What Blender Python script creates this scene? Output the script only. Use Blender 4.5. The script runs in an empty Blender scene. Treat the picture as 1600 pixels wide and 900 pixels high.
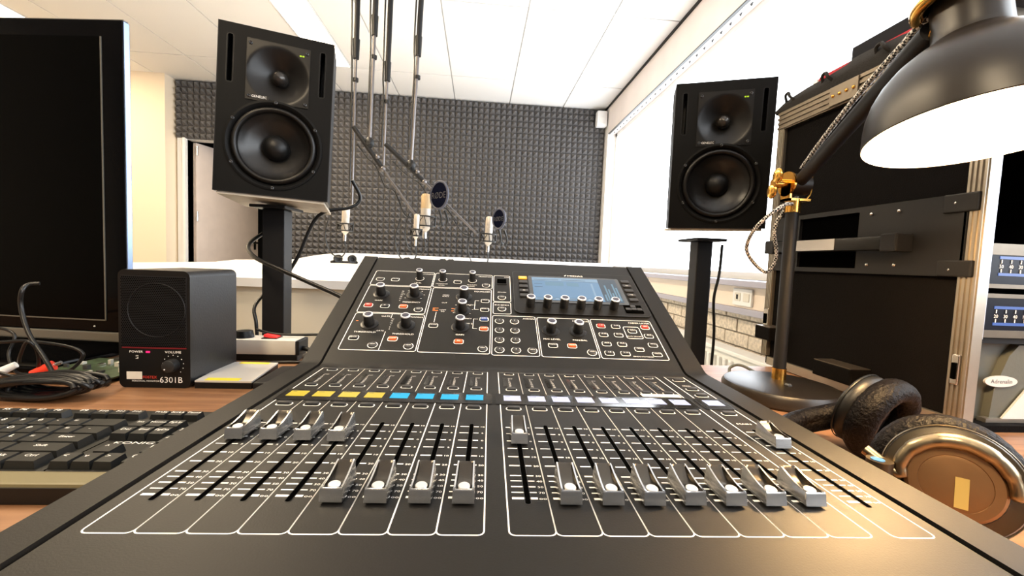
import bpy, bmesh, math, random
from mathutils import Vector, Matrix, Euler
random.seed(7)
PI = math.pi
SC = bpy.context.scene
COL = SC.collection

# ---------------------------------------------------------------- camera, world, light, exposure
cam_d = bpy.data.cameras.new('camera')
cam = bpy.data.objects.new('camera', cam_d)
COL.objects.link(cam)
cam_d.sensor_fit = 'HORIZONTAL'
cam_d.sensor_width = 36.0
cam_d.lens = 14.923
cam_d.clip_start = 0.01
cam_d.clip_end = 200
R0, R1, R2 = (0.99597, -0.07960, 0.04139), (0.03615, -0.06634, -0.99714), (0.08212, 0.99461, -0.06320)
m = Matrix((R0, tuple(-v for v in R1), tuple(-v for v in R2))).transposed().to_quaternion().to_matrix().to_4x4()
m.translation = (0, 0, 0.972)
cam.matrix_world = m
SC.camera = cam

world = bpy.data.worlds.new('overcast_sky')
SC.world = world
world.use_nodes = True
bg = world.node_tree.nodes['Background']
bg.inputs['Color'].default_value = (0.90, 0.95, 1.0, 1)
bg.inputs['Strength'].default_value = 7.5
SC.view_settings.view_transform = 'Standard'
SC.view_settings.look = 'None'
SC.view_settings.gamma = 1.0
SC.view_settings.use_curve_mapping = False
SC.view_settings.exposure = 0.12
try:
    SC.cycles.use_denoising = True
    SC.cycles.max_bounces = 8
    SC.cycles.transparent_max_bounces = 12
    SC.cycles.caustics_reflective = False
    SC.cycles.caustics_refractive = False
except Exception:
    pass
portal_d = bpy.data.lights.new('window_daylight', 'AREA')   # portal: only guides the sky's own light through the window
portal_d.shape = 'RECTANGLE'
portal_d.size, portal_d.size_y = 6.46, 1.5
portal_d.cycles.is_portal = True
portal = bpy.data.objects.new('window_daylight', portal_d)
portal.location = (1.56, 1.53, 1.68)
portal.rotation_euler = Euler((PI / 2, 0, PI / 2), 'XYZ')
COL.objects.link(portal)

LAMP_POWER = 15.0
CEILING_POWER = 22.0

# ---------------------------------------------------------------- materials
def mat(name, col, rough=0.5, metal=0.0, spec=0.5, noise=0.0, nscale=40.0, bump=0.0, bscale=200.0, emit=None, estr=0.0, rvar=0.0, stretch=(1, 1, 1), coat=0.0):
    mt = bpy.data.materials.new(name)
    mt.use_nodes = True
    nt = mt.node_tree
    p = nt.nodes['Principled BSDF']
    p.inputs['Base Color'].default_value = (*col, 1)
    p.inputs['Roughness'].default_value = rough
    p.inputs['Metallic'].default_value = metal
    p.inputs['Specular IOR Level'].default_value = spec
    if coat:
        p.inputs['Coat Weight'].default_value = coat
        p.inputs['Coat Roughness'].default_value = 0.1
    if emit:
        p.inputs['Emission Color'].default_value = (*emit, 1)
        p.inputs['Emission Strength'].default_value = estr
    if noise or bump or rvar:
        tc = nt.nodes.new('ShaderNodeTexCoord')
        mp = nt.nodes.new('ShaderNodeMapping')
        mp.inputs['Scale'].default_value = stretch
        nt.links.new(tc.outputs['Object'], mp.inputs['Vector'])
        if noise:
            n = nt.nodes.new('ShaderNodeTexNoise')
            n.inputs['Scale'].default_value = nscale
            n.inputs['Detail'].default_value = 5
            nt.links.new(mp.outputs['Vector'], n.inputs['Vector'])
            r = nt.nodes.new('ShaderNodeValToRGB')
            lo = tuple(max(0, c * (1 - noise)) for c in col)
            hi = tuple(min(1, c * (1 + noise)) for c in col)
            r.color_ramp.elements[0].position = 0.3
            r.color_ramp.elements[0].color = (*lo, 1)
            r.color_ramp.elements[1].position = 0.7
            r.color_ramp.elements[1].color = (*hi, 1)
            nt.links.new(n.outputs['Fac'], r.inputs['Fac'])
            nt.links.new(r.outputs['Color'], p.inputs['Base Color'])
        if rvar:
            n3 = nt.nodes.new('ShaderNodeTexNoise')
            n3.inputs['Scale'].default_value = 6
            nt.links.new(mp.outputs['Vector'], n3.inputs['Vector'])
            mr = nt.nodes.new('ShaderNodeMapRange')
            mr.inputs['To Min'].default_value = rough - rvar
            mr.inputs['To Max'].default_value = rough + rvar
            nt.links.new(n3.outputs['Fac'], mr.inputs['Value'])
            nt.links.new(mr.outputs['Result'], p.inputs['Roughness'])
        if bump:
            n2 = nt.nodes.new('ShaderNodeTexNoise')
            n2.inputs['Scale'].default_value = bscale
            n2.inputs['Detail'].default_value = 3
            nt.links.new(mp.outputs['Vector'], n2.inputs['Vector'])
            b = nt.nodes.new('ShaderNodeBump')
            b.inputs['Strength'].default_value = bump
            b.inputs['Distance'].default_value = 0.002
            nt.links.new(n2.outputs['Fac'], b.inputs['Height'])
            nt.links.new(b.outputs['Normal'], p.inputs['Normal'])
    return mt

def wood_mat(name, c1, c2, rough, scale=(1.2, 14, 14)):
    mt = mat(name, c1, rough)
    nt = mt.node_tree
    p = nt.nodes['Principled BSDF']
    tc = nt.nodes.new('ShaderNodeTexCoord')
    mp = nt.nodes.new('ShaderNodeMapping')
    mp.inputs['Scale'].default_value = scale
    n = nt.nodes.new('ShaderNodeTexNoise')
    n.inputs['Scale'].default_value = 6
    n.inputs['Detail'].default_value = 8
    n.inputs['Distortion'].default_value = 0.6
    r = nt.nodes.new('ShaderNodeValToRGB')
    r.color_ramp.elements[0].position = 0.35
    r.color_ramp.elements[0].color = (*c1, 1)
    r.color_ramp.elements[1].position = 0.68
    r.color_ramp.elements[1].color = (*c2, 1)
    nt.links.new(tc.outputs['Object'], mp.inputs['Vector'])
    nt.links.new(mp.outputs['Vector'], n.inputs['Vector'])
    nt.links.new(n.outputs['Fac'], r.inputs['Fac'])
    nt.links.new(r.outputs['Color'], p.inputs['Base Color'])
    return mt

def braid_mat(name):
    mt = mat(name, (0.8, 0.8, 0.8), 0.7)
    nt = mt.node_tree
    p = nt.nodes['Principled BSDF']
    tc = nt.nodes.new('ShaderNodeTexCoord')
    w = nt.nodes.new('ShaderNodeTexChecker')
    w.inputs['Scale'].default_value = 300
    w.inputs['Color1'].default_value = (0.85, 0.83, 0.78, 1)
    w.inputs['Color2'].default_value = (0.01, 0.01, 0.01, 1)
    nt.links.new(tc.outputs['Object'], w.inputs['Vector'])
    nt.links.new(w.outputs['Color'], p.inputs['Base Color'])
    return mt

def glass_mat(name):
    mt = bpy.data.materials.new(name)
    mt.use_nodes = True
    nt = mt.node_tree
    nt.nodes.remove(nt.nodes['Principled BSDF'])
    out = nt.nodes['Material Output']
    t = nt.nodes.new('ShaderNodeBsdfTransparent')
    g = nt.nodes.new('ShaderNodeBsdfGlossy')
    g.inputs['Roughness'].default_value = 0.02
    mx = nt.nodes.new('ShaderNodeMixShader')
    mx.inputs['Fac'].default_value = 0.05
    nt.links.new(t.outputs['BSDF'], mx.inputs[1])
    nt.links.new(g.outputs['BSDF'], mx.inputs[2])
    nt.links.new(mx.outputs['Shader'], out.inputs['Surface'])
    return mt

MT = dict(
    wall=mat('white_wall_paint', (0.86, 0.83, 0.78), 0.85, bump=0.15, bscale=120),
    peach=mat('cream_wall_paint', (0.84, 0.72, 0.56), 0.8, bump=0.1, bscale=150),
    door=mat('pale_door_paint', (0.74, 0.64, 0.58), 0.55, noise=0.04, nscale=8),
    trimw=mat('white_trim_paint', (0.85, 0.85, 0.84), 0.5),
    beam=mat('window_beam_paint', (0.92, 0.83, 0.78), 0.7, noise=0.03, nscale=5),
    ceil=mat('ceiling_tile_white', (0.84, 0.82, 0.79), 0.9, noise=0.03, nscale=300, bump=0.2, bscale=400),
    grid=mat('ceiling_grid_grey', (0.62, 0.62, 0.62), 0.6),
    floor=mat('grey_carpet', (0.16, 0.15, 0.14), 0.95, noise=0.3, nscale=300),
    foam=mat('charcoal_foam', (0.130, 0.123, 0.120), 0.9, noise=0.12, nscale=300, bump=0.3, bscale=500, spec=0.2),
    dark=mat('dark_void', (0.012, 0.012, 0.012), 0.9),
    sill=mat('grey_sill', (0.40, 0.39, 0.47), 0.55),
    trunk=mat('cream_trunking', (0.85, 0.73, 0.62), 0.55),
    brick=mat('pale_concrete_brick', (0.66, 0.58, 0.48), 0.95, noise=0.25, nscale=60, bump=0.8, bscale=90),
    mortar=mat('mortar', (0.34, 0.31, 0.27), 0.95, noise=0.2, nscale=80),
    rad=mat('white_radiator_enamel', (0.85, 0.84, 0.81), 0.35),
    glass=glass_mat('window_glass'),
    desk=wood_mat('walnut_desk', (0.19, 0.085, 0.036), (0.31, 0.155, 0.072), 0.45),
    console=mat('console_black_paint', (0.006, 0.0053, 0.0045), 0.47, rvar=0.03, bump=0.05, bscale=900, spec=0.22),
    cheek=mat('console_cheek_black', (0.006, 0.0054, 0.0048), 0.5, bump=0.05, bscale=900, spec=0.20),
    groove=mat('groove_black', (0.002, 0.002, 0.002), 0.9),
    slot=mat('fader_slot_black', (0.001, 0.001, 0.001), 0.95, spec=0.0),
    print=mat('white_print', (0.95, 0.93, 0.88), 0.7),
    redprint=mat('red_print', (0.7, 0.05, 0.03), 0.6),
    orangeprint=mat('orange_print', (0.9, 0.25, 0.04), 0.6, emit=(1, 0.25, 0.04), estr=0.35),
    silver=mat('satin_silver', (0.56, 0.57, 0.58), 0.22, 1.0),
    scoop=mat('scoop_dark_reflection', (0.085, 0.075, 0.062), 0.22, 1.0),  # silver of the cap with a dark reflection put into its colour
    capmark=mat('cap_marker', (0.60, 0.60, 0.60), 0.35, 0.7),
    knob=mat('knob_rubber', (0.018, 0.018, 0.018), 0.4),
    knobtop=mat('knob_top', (0.03, 0.03, 0.05), 0.3),
    ring=mat('knob_ring_silver', (0.8, 0.8, 0.82), 0.3, 0.8),
    collar=mat('smoked_led_collar', (0.004, 0.004, 0.0045), 0.3, spec=0.25),
    btn=mat('button_grey', (0.017, 0.017, 0.018), 0.45),
    red_lit=mat('lit_red_button', (0.3, 0.02, 0.01), 0.5, emit=(1, 0.05, 0.03), estr=0.38),
    orange_lit=mat('lit_orange_button', (0.4, 0.06, 0.01), 0.5, emit=(1, 0.13, 0.02), estr=0.5),
    amber_lit=mat('lit_amber_button', (0.4, 0.2, 0.02), 0.5, emit=(1, 0.42, 0.05), estr=0.8),
    blue_lit=mat('lit_blue_button', (0.02, 0.05, 0.2), 0.5, emit=(0.1, 0.3, 1), estr=0.05),
    bezel=mat('gloss_black_bezel', (0.012, 0.012, 0.012), 0.14, coat=0.4),
    scr_y=mat('yellow_display', (0, 0, 0), 0.3, emit=(0.86, 0.6, 0.05), estr=1.0),
    scr_c=mat('cyan_display', (0, 0, 0), 0.3, emit=(0.0, 0.53, 0.88), estr=1.0),
    scr_w=mat('white_display', (0, 0, 0), 0.3, emit=(0.85, 0.83, 1.0), estr=0.95),
    scr_ink=mat('display_ink', (0.01, 0.02, 0.05), 0.5),
    touch=mat('touchscreen_blue', (0, 0, 0), 0.2, emit=(0.20, 0.42, 0.68), estr=0.6),
    touchl=mat('touchscreen_light', (0, 0, 0), 0.2, emit=(0.36, 0.58, 0.80), estr=0.6),
    touchd=mat('touchscreen_dark', (0, 0, 0), 0.2, emit=(0.02, 0.05, 0.08), estr=0.8),
    touchg=mat('touchscreen_grey', (0, 0, 0), 0.2, emit=(0.14, 0.3, 0.42), estr=0.8),
    spk=mat('speaker_black_paint', (0.007, 0.0068, 0.0065), 0.5, bump=0.06, bscale=350, spec=0.10),
    spkside=mat('speaker_side_black', (0.012, 0.012, 0.013), 0.45, bump=0.1, bscale=300, spec=0.3),
    spkbase=mat('speaker_base_cream', (0.55, 0.48, 0.38), 0.6, noise=0.06),
    guide=mat('waveguide_satin', (0.005, 0.0042, 0.0036), 0.36, spec=0.34),
    cone=mat('cone_graphite', (0.007, 0.0062, 0.0055), 0.34),
    rubber=mat('black_rubber', (0.004, 0.004, 0.004), 0.42, spec=0.35),
    dome=mat('metal_dome', (0.05, 0.045, 0.04), 0.22, 0.5),
    screw=mat('screw_black', (0.05, 0.05, 0.05), 0.3, 0.7),
    led_g=mat('green_led', (0, 0, 0), 0.3, emit=(0.55, 0.8, 0.02), estr=1.0),
    led_r=mat('red_led', (0, 0, 0), 0.3, emit=(1.0, 0.02, 0.16), estr=1.4),
    stand=mat('black_steel', (0.008, 0.008, 0.009), 0.5, spec=0.3, bump=0.05, bscale=500),
    lampblk=mat('lamp_black_enamel', (0.014, 0.0105, 0.0075), 0.36, rvar=0.03, spec=0.42),
    lampin=mat('lamp_white_inside', (0.95, 0.93, 0.88), 0.6),
    brass=mat('brass', (0.83, 0.45, 0.10), 0.24, 1.0),
    bulb=mat('bulb_glow', (1, 1, 1), 0.3, emit=(1.0, 0.80, 0.50), estr=30),
    braid=braid_mat('braided_cable'),
    case=mat('case_black_vinyl', (0.0035, 0.003, 0.003), 0.8, bump=0.4, bscale=450, spec=0.06),
    alu=mat('aluminium_profile', (0.42, 0.385, 0.33), 0.38, 0.9, noise=0.06, nscale=40),
    aludark=mat('dark_aluminium', (0.17, 0.145, 0.115), 0.42, 0.9, noise=0.1, nscale=30),  # darker aluminium, with the top profile's shade put into its colour
    alub=mat('zinc_rail', (0.55, 0.58, 0.66), 0.4, 0.6),
    steel=mat('steel_hardware', (0.7, 0.68, 0.65), 0.25, 1.0),
    bag=mat('bag_cordura', (0.016, 0.0145, 0.0135), 0.9, bump=0.9, bscale=900, noise=0.2, nscale=200),
    redgloss=mat('red_gloss', (0.42, 0.010, 0.022), 0.4, spec=0.15),
    navy=mat('navy_black_panel', (0.004, 0.0045, 0.010), 0.35, spec=0.08),
    greyplastic=mat('grey_moulded_plastic', (0.10, 0.105, 0.09), 0.5, bump=0.1, bscale=200),
    olive=mat('olive_plastic', (0.15, 0.125, 0.06), 0.5),
    badge=mat('silver_badge', (0.8, 0.8, 0.8), 0.3, 0.3),
    blueled=mat('blue_meter', (0, 0, 0), 0.3, emit=(0.12, 0.25, 0.75), estr=0.7),
    rackface=mat('rack_dark_face', (0.004, 0.006, 0.015), 0.3, spec=0.15),
    leather=mat('wrinkled_black_leatherette', (0.0030, 0.0021, 0.002), 0.5, bump=1.0, bscale=260, spec=0.11),
    bronze=mat('copper_plate', (0.31, 0.165, 0.070), 0.40, 0.75, noise=0.08, nscale=30),
    gold=mat('champagne_metal', (0.33, 0.265, 0.17), 0.32, 1.0),
    darkgold=mat('dark_bronze', (0.085, 0.066, 0.042), 0.36, 0.7),
    tape=mat('yellow_label', (0.6, 0.42, 0.11), 0.6),
    bluecap=mat('blue_marker', (0.04, 0.16, 0.36), 0.5),
    tvblk=mat('tv_gloss_black', (0.002, 0.002, 0.0025), 0.1, spec=0.10),
    tvscr=mat('tv_screen', (0.001, 0.001, 0.001), 0.3, spec=0.04),
    tvedge=mat('tv_silver_blue_edge', (0.22, 0.30, 0.46), 0.25, 0.7),
    tvbase=mat('tv_grey_trim', (0.20, 0.19, 0.16), 0.35, 0.4),
    key=mat('keycap_black', (0.012, 0.012, 0.011), 0.45, spec=0.35),
    kbd=mat('keyboard_black', (0.008, 0.008, 0.007), 0.5, spec=0.3),
    cable=mat('cable_black', (0.007, 0.007, 0.007), 0.36, spec=0.4),
    whiteplug=mat('white_plug', (0.8, 0.8, 0.75), 0.5),
    redplug=mat('red_plug', (0.85, 0.05, 0.02), 0.45),
    pcb=mat('green_circuit_board', (0.055, 0.085, 0.04), 0.5, noise=0.5, nscale=90),
    chip=mat('chip_grey', (0.06, 0.055, 0.05), 0.5),
    drive=mat('brushed_silver_case', (0.66, 0.62, 0.57), 0.4, 0.25, noise=0.12, nscale=8),
    yellow=mat('yellow_sticker', (0.85, 0.72, 0.04), 0.6),
    stripw=mat('ivory_plastic', (0.72, 0.68, 0.60), 0.5),
    redsw=mat('red_switch', (0.8, 0.03, 0.03), 0.3, emit=(1, 0.06, 0.05), estr=0.35),
    tablew=mat('white_laminate', (0.88, 0.87, 0.85), 0.4),
    tablep=mat('cream_panel', (0.93, 0.84, 0.66), 0.7),
    micw=mat('champagne_mic_body', (0.50, 0.45, 0.39), 0.35, 0.4),
    micg=mat('gold_mic_grille', (0.46, 0.34, 0.20), 0.45, 0.6, bump=0.8, bscale=900),
    chrome=mat('boom_chrome', (0.16, 0.15, 0.15), 0.36, 1.0),
    popcloth=mat('pop_filter_cloth', (0.004, 0.0048, 0.011), 0.95, spec=0.0),
    poprim=mat('pop_filter_rim', (0.035, 0.04, 0.065), 0.45),
    faint=mat('faint_print', (0.035, 0.035, 0.045), 0.8),
)

# ---------------------------------------------------------------- mesh building
class MB:
    def __init__(s):
        s.v, s.f, s.mi = [], [], []
        s.T = Matrix.Identity(4)
        s.cur = 0
    def add(s, vs, fs):
        b = len(s.v)
        T = s.T
        s.v += [tuple(T @ Vector(p)) for p in vs]
        s.f += [tuple(b + i for i in f) for f in fs]
        s.mi += [s.cur] * len(fs)
        return s
    def box(s, x0, x1, y0, y1, z0, z1, bev=0.0):
        if bev <= 0:
            vs = [(x, y, z) for z in (z0, z1) for y in (y0, y1) for x in (x0, x1)]
            fs = [(0, 2, 3, 1), (4, 5, 7, 6), (0, 1, 5, 4), (2, 6, 7, 3), (0, 4, 6, 2), (1, 3, 7, 5)]
            return s.add(vs, fs)
        bm = bmesh.new()
        bmesh.ops.create_cube(bm, size=1)
        for v in bm.verts:
            v.co = Vector((x0 + (v.co.x + .5) * (x1 - x0), y0 + (v.co.y + .5) * (y1 - y0), z0 + (v.co.z + .5) * (z1 - z0)))
        bmesh.ops.bevel(bm, geom=list(bm.edges), offset=bev, segments=2, profile=0.6, affect='EDGES')
        return s.bm(bm)
    def bm(s, bm):
        bm.verts.index_update()
        vs = [tuple(v.co) for v in bm.verts]
        fs = [tuple(v.index for v in f.verts) for f in bm.faces]
        bm.free()
        return s.add(vs, fs)
    def prism(s, pts, z0, z1):
        n = len(pts)
        a = sum(pts[i][0] * pts[(i + 1) % n][1] - pts[(i + 1) % n][0] * pts[i][1] for i in range(n))
        if a < 0:
            pts = pts[::-1]
        vs = [(x, y, z0) for x, y in pts] + [(x, y, z1) for x, y in pts]
        fs = [tuple(range(n))[::-1], tuple(range(n, 2 * n))] + [(i, (i + 1) % n, n + (i + 1) % n, n + i) for i in range(n)]
        return s.add(vs, fs)
    def lathe(s, prof, n=32, cap0=False, cap1=False, knurl=0.0):
        vs, fs = [], []
        for r, z in prof:
            for i in range(n):
                a = 2 * PI * i / n
                rr = r * (1 - knurl * (i % 2))
                vs.append((rr * math.cos(a), rr * math.sin(a), z))
        for j in range(len(prof) - 1):
            for i in range(n):
                k = (i + 1) % n
                fs.append((j * n + i, j * n + k, (j + 1) * n + k, (j + 1) * n + i))
        if cap0:
            fs.append(tuple(range(n))[::-1])
        if cap1:
            b = (len(prof) - 1) * n
            fs.append(tuple(range(b, b + n)))
        return s.add(vs, fs)
    def cyl(s, p0, p1, r, n=16, r1=None):
        p0, p1 = Vector(p0), Vector(p1)
        d = p1 - p0
        q = d.to_track_quat('Z', 'Y').to_matrix().to_4x4()
        q.translation = p0
        old = s.T
        s.T = old @ q
        s.lathe([(r, 0), (r if r1 is None else r1, d.length)], n, True, True)
        s.T = old
        return s
    def tube(s, pts, r, n=8, closed=False, smooth=0, caps=True):
        P = [Vector(p) for p in pts]
        if smooth:
            Q = []
            N = len(P)
            rng = range(N if closed else N - 1)
            for i in rng:
                a = P[(i - 1) % N] if closed or i > 0 else P[0] * 2 - P[1]
                b, c = P[i], P[(i + 1) % N]
                d = P[(i + 2) % N] if closed or i + 2 < N else P[-1] * 2 - P[-2]
                for k in range(smooth):
                    t = k / smooth
                    Q.append(0.5 * ((2 * b) + (c - a) * t + (2 * a - 5 * b + 4 * c - d) * t * t + (3 * b - a - 3 * c + d) * t ** 3))
            if not closed:
                Q.append(P[-1])
            P = Q
        N = len(P)
        vs, fs = [], []
        up = None
        for i in range(N):
            if closed:
                t = P[(i + 1) % N] - P[i - 1]
            else:
                t = P[min(i + 1, N - 1)] - P[max(i - 1, 0)]
            if t.length < 1e-9:
                t = Vector((0, 0, 1))
            t.normalize()
            if up is None:
                up = Vector((0, 0, 1)) if abs(t.z) < 0.9 else Vector((1, 0, 0))
            u = up - t * up.dot(t)
            if u.length < 1e-6:
                u = t.orthogonal()
            u.normalize()
            up = u
            w = t.cross(u)
            rr = r[i * (len(r) - 1) // max(1, N - 1)] if isinstance(r, (list, tuple)) else r
            for k in range(n):
                a = 2 * PI * k / n
                vs.append(tuple(P[i] + (u * math.cos(a) + w * math.sin(a)) * rr))
        for i in range(N if closed else N - 1):
            j = (i + 1) % N
            for k in range(n):
                l = (k + 1) % n
                fs.append((i * n + k, i * n + l, j * n + l, j * n + k))
        if not closed and caps:
            fs.append(tuple(range(n))[::-1])
            fs.append(tuple(range((N - 1) * n, N * n)))
        return s.add(vs, fs)
    def sphere(s, c, r, n=16, sx=1, sy=1, sz=1):
        bm = bmesh.new()
        bmesh.ops.create_uvsphere(bm, u_segments=n, v_segments=max(6, n // 2), radius=1)
        for v in bm.verts:
            v.co = Vector((c[0] + v.co.x * r * sx, c[1] + v.co.y * r * sy, c[2] + v.co.z * r * sz))
        return s.bm(bm)
    def quad(s, x0, x1, y0, y1, z):
        return s.add([(x0, y0, z), (x1, y0, z), (x1, y1, z), (x0, y1, z)], [(0, 1, 2, 3)])
    def text(s, body, x, y, z, size, align='C', shear=0.0, sx=1.0):
        vs, fs, w = TXT[body]
        off = {'C': -w / 2, 'L': 0, 'R': -w}[align]
        return s.add([(x + (px + off) * size * sx + shear * py * size, y + py * size, z) for px, py in vs], fs)

TXT = {}
def prime_texts(strings):
    obs = []
    for t in strings:
        c = bpy.data.curves.new('letters', 'FONT')
        c.body = t
        c.size = 1.0
        c.resolution_u = 2
        o = bpy.data.objects.new('letters', c)
        COL.objects.link(o)
        obs.append((t, o, c))
    dg = bpy.context.evaluated_depsgraph_get()
    dg.update()
    for t, o, c in obs:
        me = o.evaluated_get(dg).to_mesh()
        vs = [(v.co.x, v.co.y) for v in me.vertices]
        fs = [tuple(p.vertices) for p in me.polygons]
        x0 = min(v[0] for v in vs)
        x1 = max(v[0] for v in vs)
        TXT[t] = ([(x - x0, y) for x, y in vs], fs, x1 - x0)
    for t, o, c in obs:
        bpy.data.objects.remove(o)
        bpy.data.curves.remove(c)

prime_texts(['10', '5', '0', '20', '30', '40', '50', '70', 'oo', 'CONFIG', 'MONITOR', 'EQUALISER', 'PREAMP', 'GATE', 'DYNAMICS', 'USB',
             'ACCESS', 'BUS SENDS', 'ASSIGN', 'MAIN BUS', 'M/C LEVEL', 'PAN/BAL', 'FADER LAYER', 'THRESHOLD', 'GAIN', 'FREQUENCY', 'VIEW',
             'HIGH 2', 'LOW 2', 'MIDAS', 'LEVEL', 'PHONES', 'MAIN', 'SENDS ON FADER', 'MONO', '48V', 'LCUT', 'COMP', 'EQ', 'MODE', 'HIGH', 'LOW',
             'SHELF', 'VEQ', 'CUT', 'SOLO', 'SEL', 'MUTE', 'CLIP', 'DCA', 'MUTE GROUPS', 'LAYER', 'GENELEC', 'POWER', 'VOLUME', 'FOSTEX', '6301B',
             'PERSONAL MONITOR', 'on', 'off', 'KONIG', 'R\u00d8DE', 'Adrenalin', 'Q', 'W', 'E', 'R', 'T', 'Y', 'U', 'I', 'O', 'P', 'A', 'S', 'D', 'F',
             'H', 'J', 'K', 'L', 'Z', 'X', 'C', 'V', 'B', 'N', 'M', '1', '2', '3', '4', '6', '7', '8', '9', '-', '=', 'F7', 'F8', 'F9', 'F10', 'F11', 'F12', 'F5', 'F6',
             'Shift', 'Ctrl', 'Enter', 'Alt', 'Home', 'End', 'Ins', 'Del', 'PgUp', 'PgDn', 'PrtSc', 'ScrLk', 'Pause', '<', '>', '^', 'v', '18', '24', '12', '1-8', '9-16', '17-24', '25-32', 'AUX', 'BUS', 'MTX', 'GRP'])

def mesh_of(name, mb, mats, smooth=None):
    me = bpy.data.meshes.new(name)
    me.from_pydata(mb.v, [], mb.f)
    if not isinstance(mats, (list, tuple)):
        mats = [mats]
    for mm in mats:
        me.materials.append(MT[mm] if isinstance(mm, str) else mm)
    if len(mats) > 1:
        me.polygons.foreach_set('material_index', mb.mi)
    if smooth is not None:
        me.polygons.foreach_set('use_smooth', [True] * len(me.polygons))
        me.update()
        me.set_sharp_from_angle(angle=math.radians(smooth))
    me.update()
    return me

def put(name, me, parent=None, loc=(0, 0, 0), rot=(0, 0, 0), scale=None):
    o = bpy.data.objects.new(name, me)
    COL.objects.link(o)
    if parent:
        o.parent = parent
    o.location = loc
    o.rotation_euler = rot
    if scale:
        o.scale = scale
    return o

def obj(name, mb, mats, parent=None, loc=(0, 0, 0), rot=(0, 0, 0), smooth=None):
    return put(name, mesh_of(name, mb, mats, smooth), parent, loc, rot)

def thing(name, label, cat, loc=(0, 0, 0), rot=(0, 0, 0), group=None):
    o = bpy.data.objects.new(name, None)
    COL.objects.link(o)
    o.empty_display_size = 0.05
    o.location = loc
    o.rotation_euler = rot
    o['label'] = label
    o['category'] = cat
    if group:
        o['group'] = group
    return o

def tag(o, label, cat, group=None):
    o['label'] = label
    o['category'] = cat
    if group:
        o['group'] = group
    return o

def struct(name, mb, mats, parent=None, **k):
    o = obj(name, mb, mats, parent, **k)
    if parent is None:
        o['kind'] = 'structure'
    return o

def rrect(x0, x1, y0, y1, r, n=4, r_top=None):
    rt = r if r_top is None else r_top
    pts = []
    for cx, cy, a0, rr in ((x1 - r, y0 + r, -PI / 2, r), (x1 - rt, y1 - rt, 0, rt), (x0 + rt, y1 - rt, PI / 2, rt), (x0 + r, y0 + r, PI, r)):
        for i in range(n + 1):
            a = a0 + PI / 2 * i / n
            pts.append((cx + rr * math.cos(a), cy + rr * math.sin(a)))
    return pts

def outline(mb, pts, w, z, closed=True, h=0.0):
    P = [Vector(p) for p in pts]
    N = len(P)
    L, Rr = [], []
    for i in range(N):
        a = P[i - 1] if closed or i > 0 else P[i]
        c = P[(i + 1) % N] if closed or i < N - 1 else P[i]
        t = c - a
        if t.length < 1e-9:
            t = Vector((1, 0))
        t.normalize()
        nrm = Vector((-t.y, t.x)) * w / 2
        L.append(P[i] + nrm)
        Rr.append(P[i] - nrm)
    vs = [(p.x, p.y, z) for p in L] + [(p.x, p.y, z) for p in Rr]
    fs = [(N + i, N + (i + 1) % N, (i + 1) % N, i) for i in range(N if closed else N - 1)]
    mb.add(vs, fs)

# ================================================================ THE ROOM
XL, XR, YN, YF, ZC = -4.6, 1.40, -2.2, 4.92, 2.742
struct('floor', MB().box(XL - .1, XR + .15, YN - .1, YF + .1, -0.05, 0), 'floor')
b = MB().box(XL - .1, XR + .15, YN - .1, YF + .1, ZC + 0.012, ZC + 0.1)
ceiling = struct('ceiling', b, 'grid')
xs = [-4.6, -3.98, -3.37, -2.76, -2.15, -1.54, -0.93, -0.32, 0.29, 0.90, 1.40]
ys = [-2.2, -1.77, -0.56, 0.65, 1.86, 3.07, 4.28, 4.92]
tile_cache = {}
for i in range(len(xs) - 1):
    for j in range(len(ys) - 1):
        x0, x1, y0, y1 = xs[i], xs[i + 1], ys[j], ys[j + 1]
        if i == 5 and j in (3, 4, 5):
            x0 = -1.26
        if i == 6 and j == 1:
            x0 = -.64
        if i == 1 and j == 5:
            x0 = -3.64
        w, d = x1 - x0 - .012, y1 - y0 - .012
        k = (round(w, 3), round(d, 3))
        if k not in tile_cache:
            tile_cache[k] = mesh_of('ceiling_tile', MB().box(-w / 2, w / 2, -d / 2, d / 2, 0, 0.011, ), 'ceil')
        put('ceiling_tile', tile_cache[k], ceiling, ((x0 + x1) / 2, (y0 + y1) / 2, ZC))
struct('wall_near', MB().box(XL - .1, XR + .15, YN - .1, YN, 0, ZC + .012), mat('dark_grey_wall', (.16, .16, .17), .9))
struct('wall_left', MB().box(XL - .1, XL, YN, YF, 0, ZC + .012), 'peach')
# far wall with its door opening
b = MB()
b.box(XL, -3.16, YF, YF + .1, 0, ZC + .012).box(-3.16, -2.15, YF, YF + .1, 2.13, ZC + .012).box(-2.15, XR + .15, YF, YF + .1, 0, ZC + .012)
wall_far = struct('wall_far', b, 'wall')
def foam_panel(w, h, nx, nz, depth=0.06):
    mb = MB()
    px, pz = w / nx, h / nz
    for i in range(nx):
        for k in range(nz):
            x, z = i * px, k * pz
            vs = [(x, 0, z), (x + px, 0, z), (x + px, 0, z + pz), (x, 0, z + pz), (x + px / 2, -depth, z + pz / 2)]
            mb.add(vs, [(0, 1, 4), (1, 2, 4), (2, 3, 4), (3, 0, 4)])
    mb.box(0.001, w - .001, 0, .018, 0.001, h - .001)
    return mb
fp = mesh_of('foam_panel', foam_panel(.505, .505, 8, 8), 'foam')
for i in range(7):
    for k in range(4):
        put('foam_panel', fp, wall_far, (XR - .507 * (i + 1), YF - .02 - random.uniform(0, .004), ZC - .004 - .507 * (k + 1)))
fp2 = mesh_of('foam_panel', foam_panel(.548, .604, 9, 9), 'foam')
for i in range(2):
    put('foam_panel', fp2, wall_far, (-2.15 - .55 * (i + 1), YF - .02 - .003 * i, ZC - .608))
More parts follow.
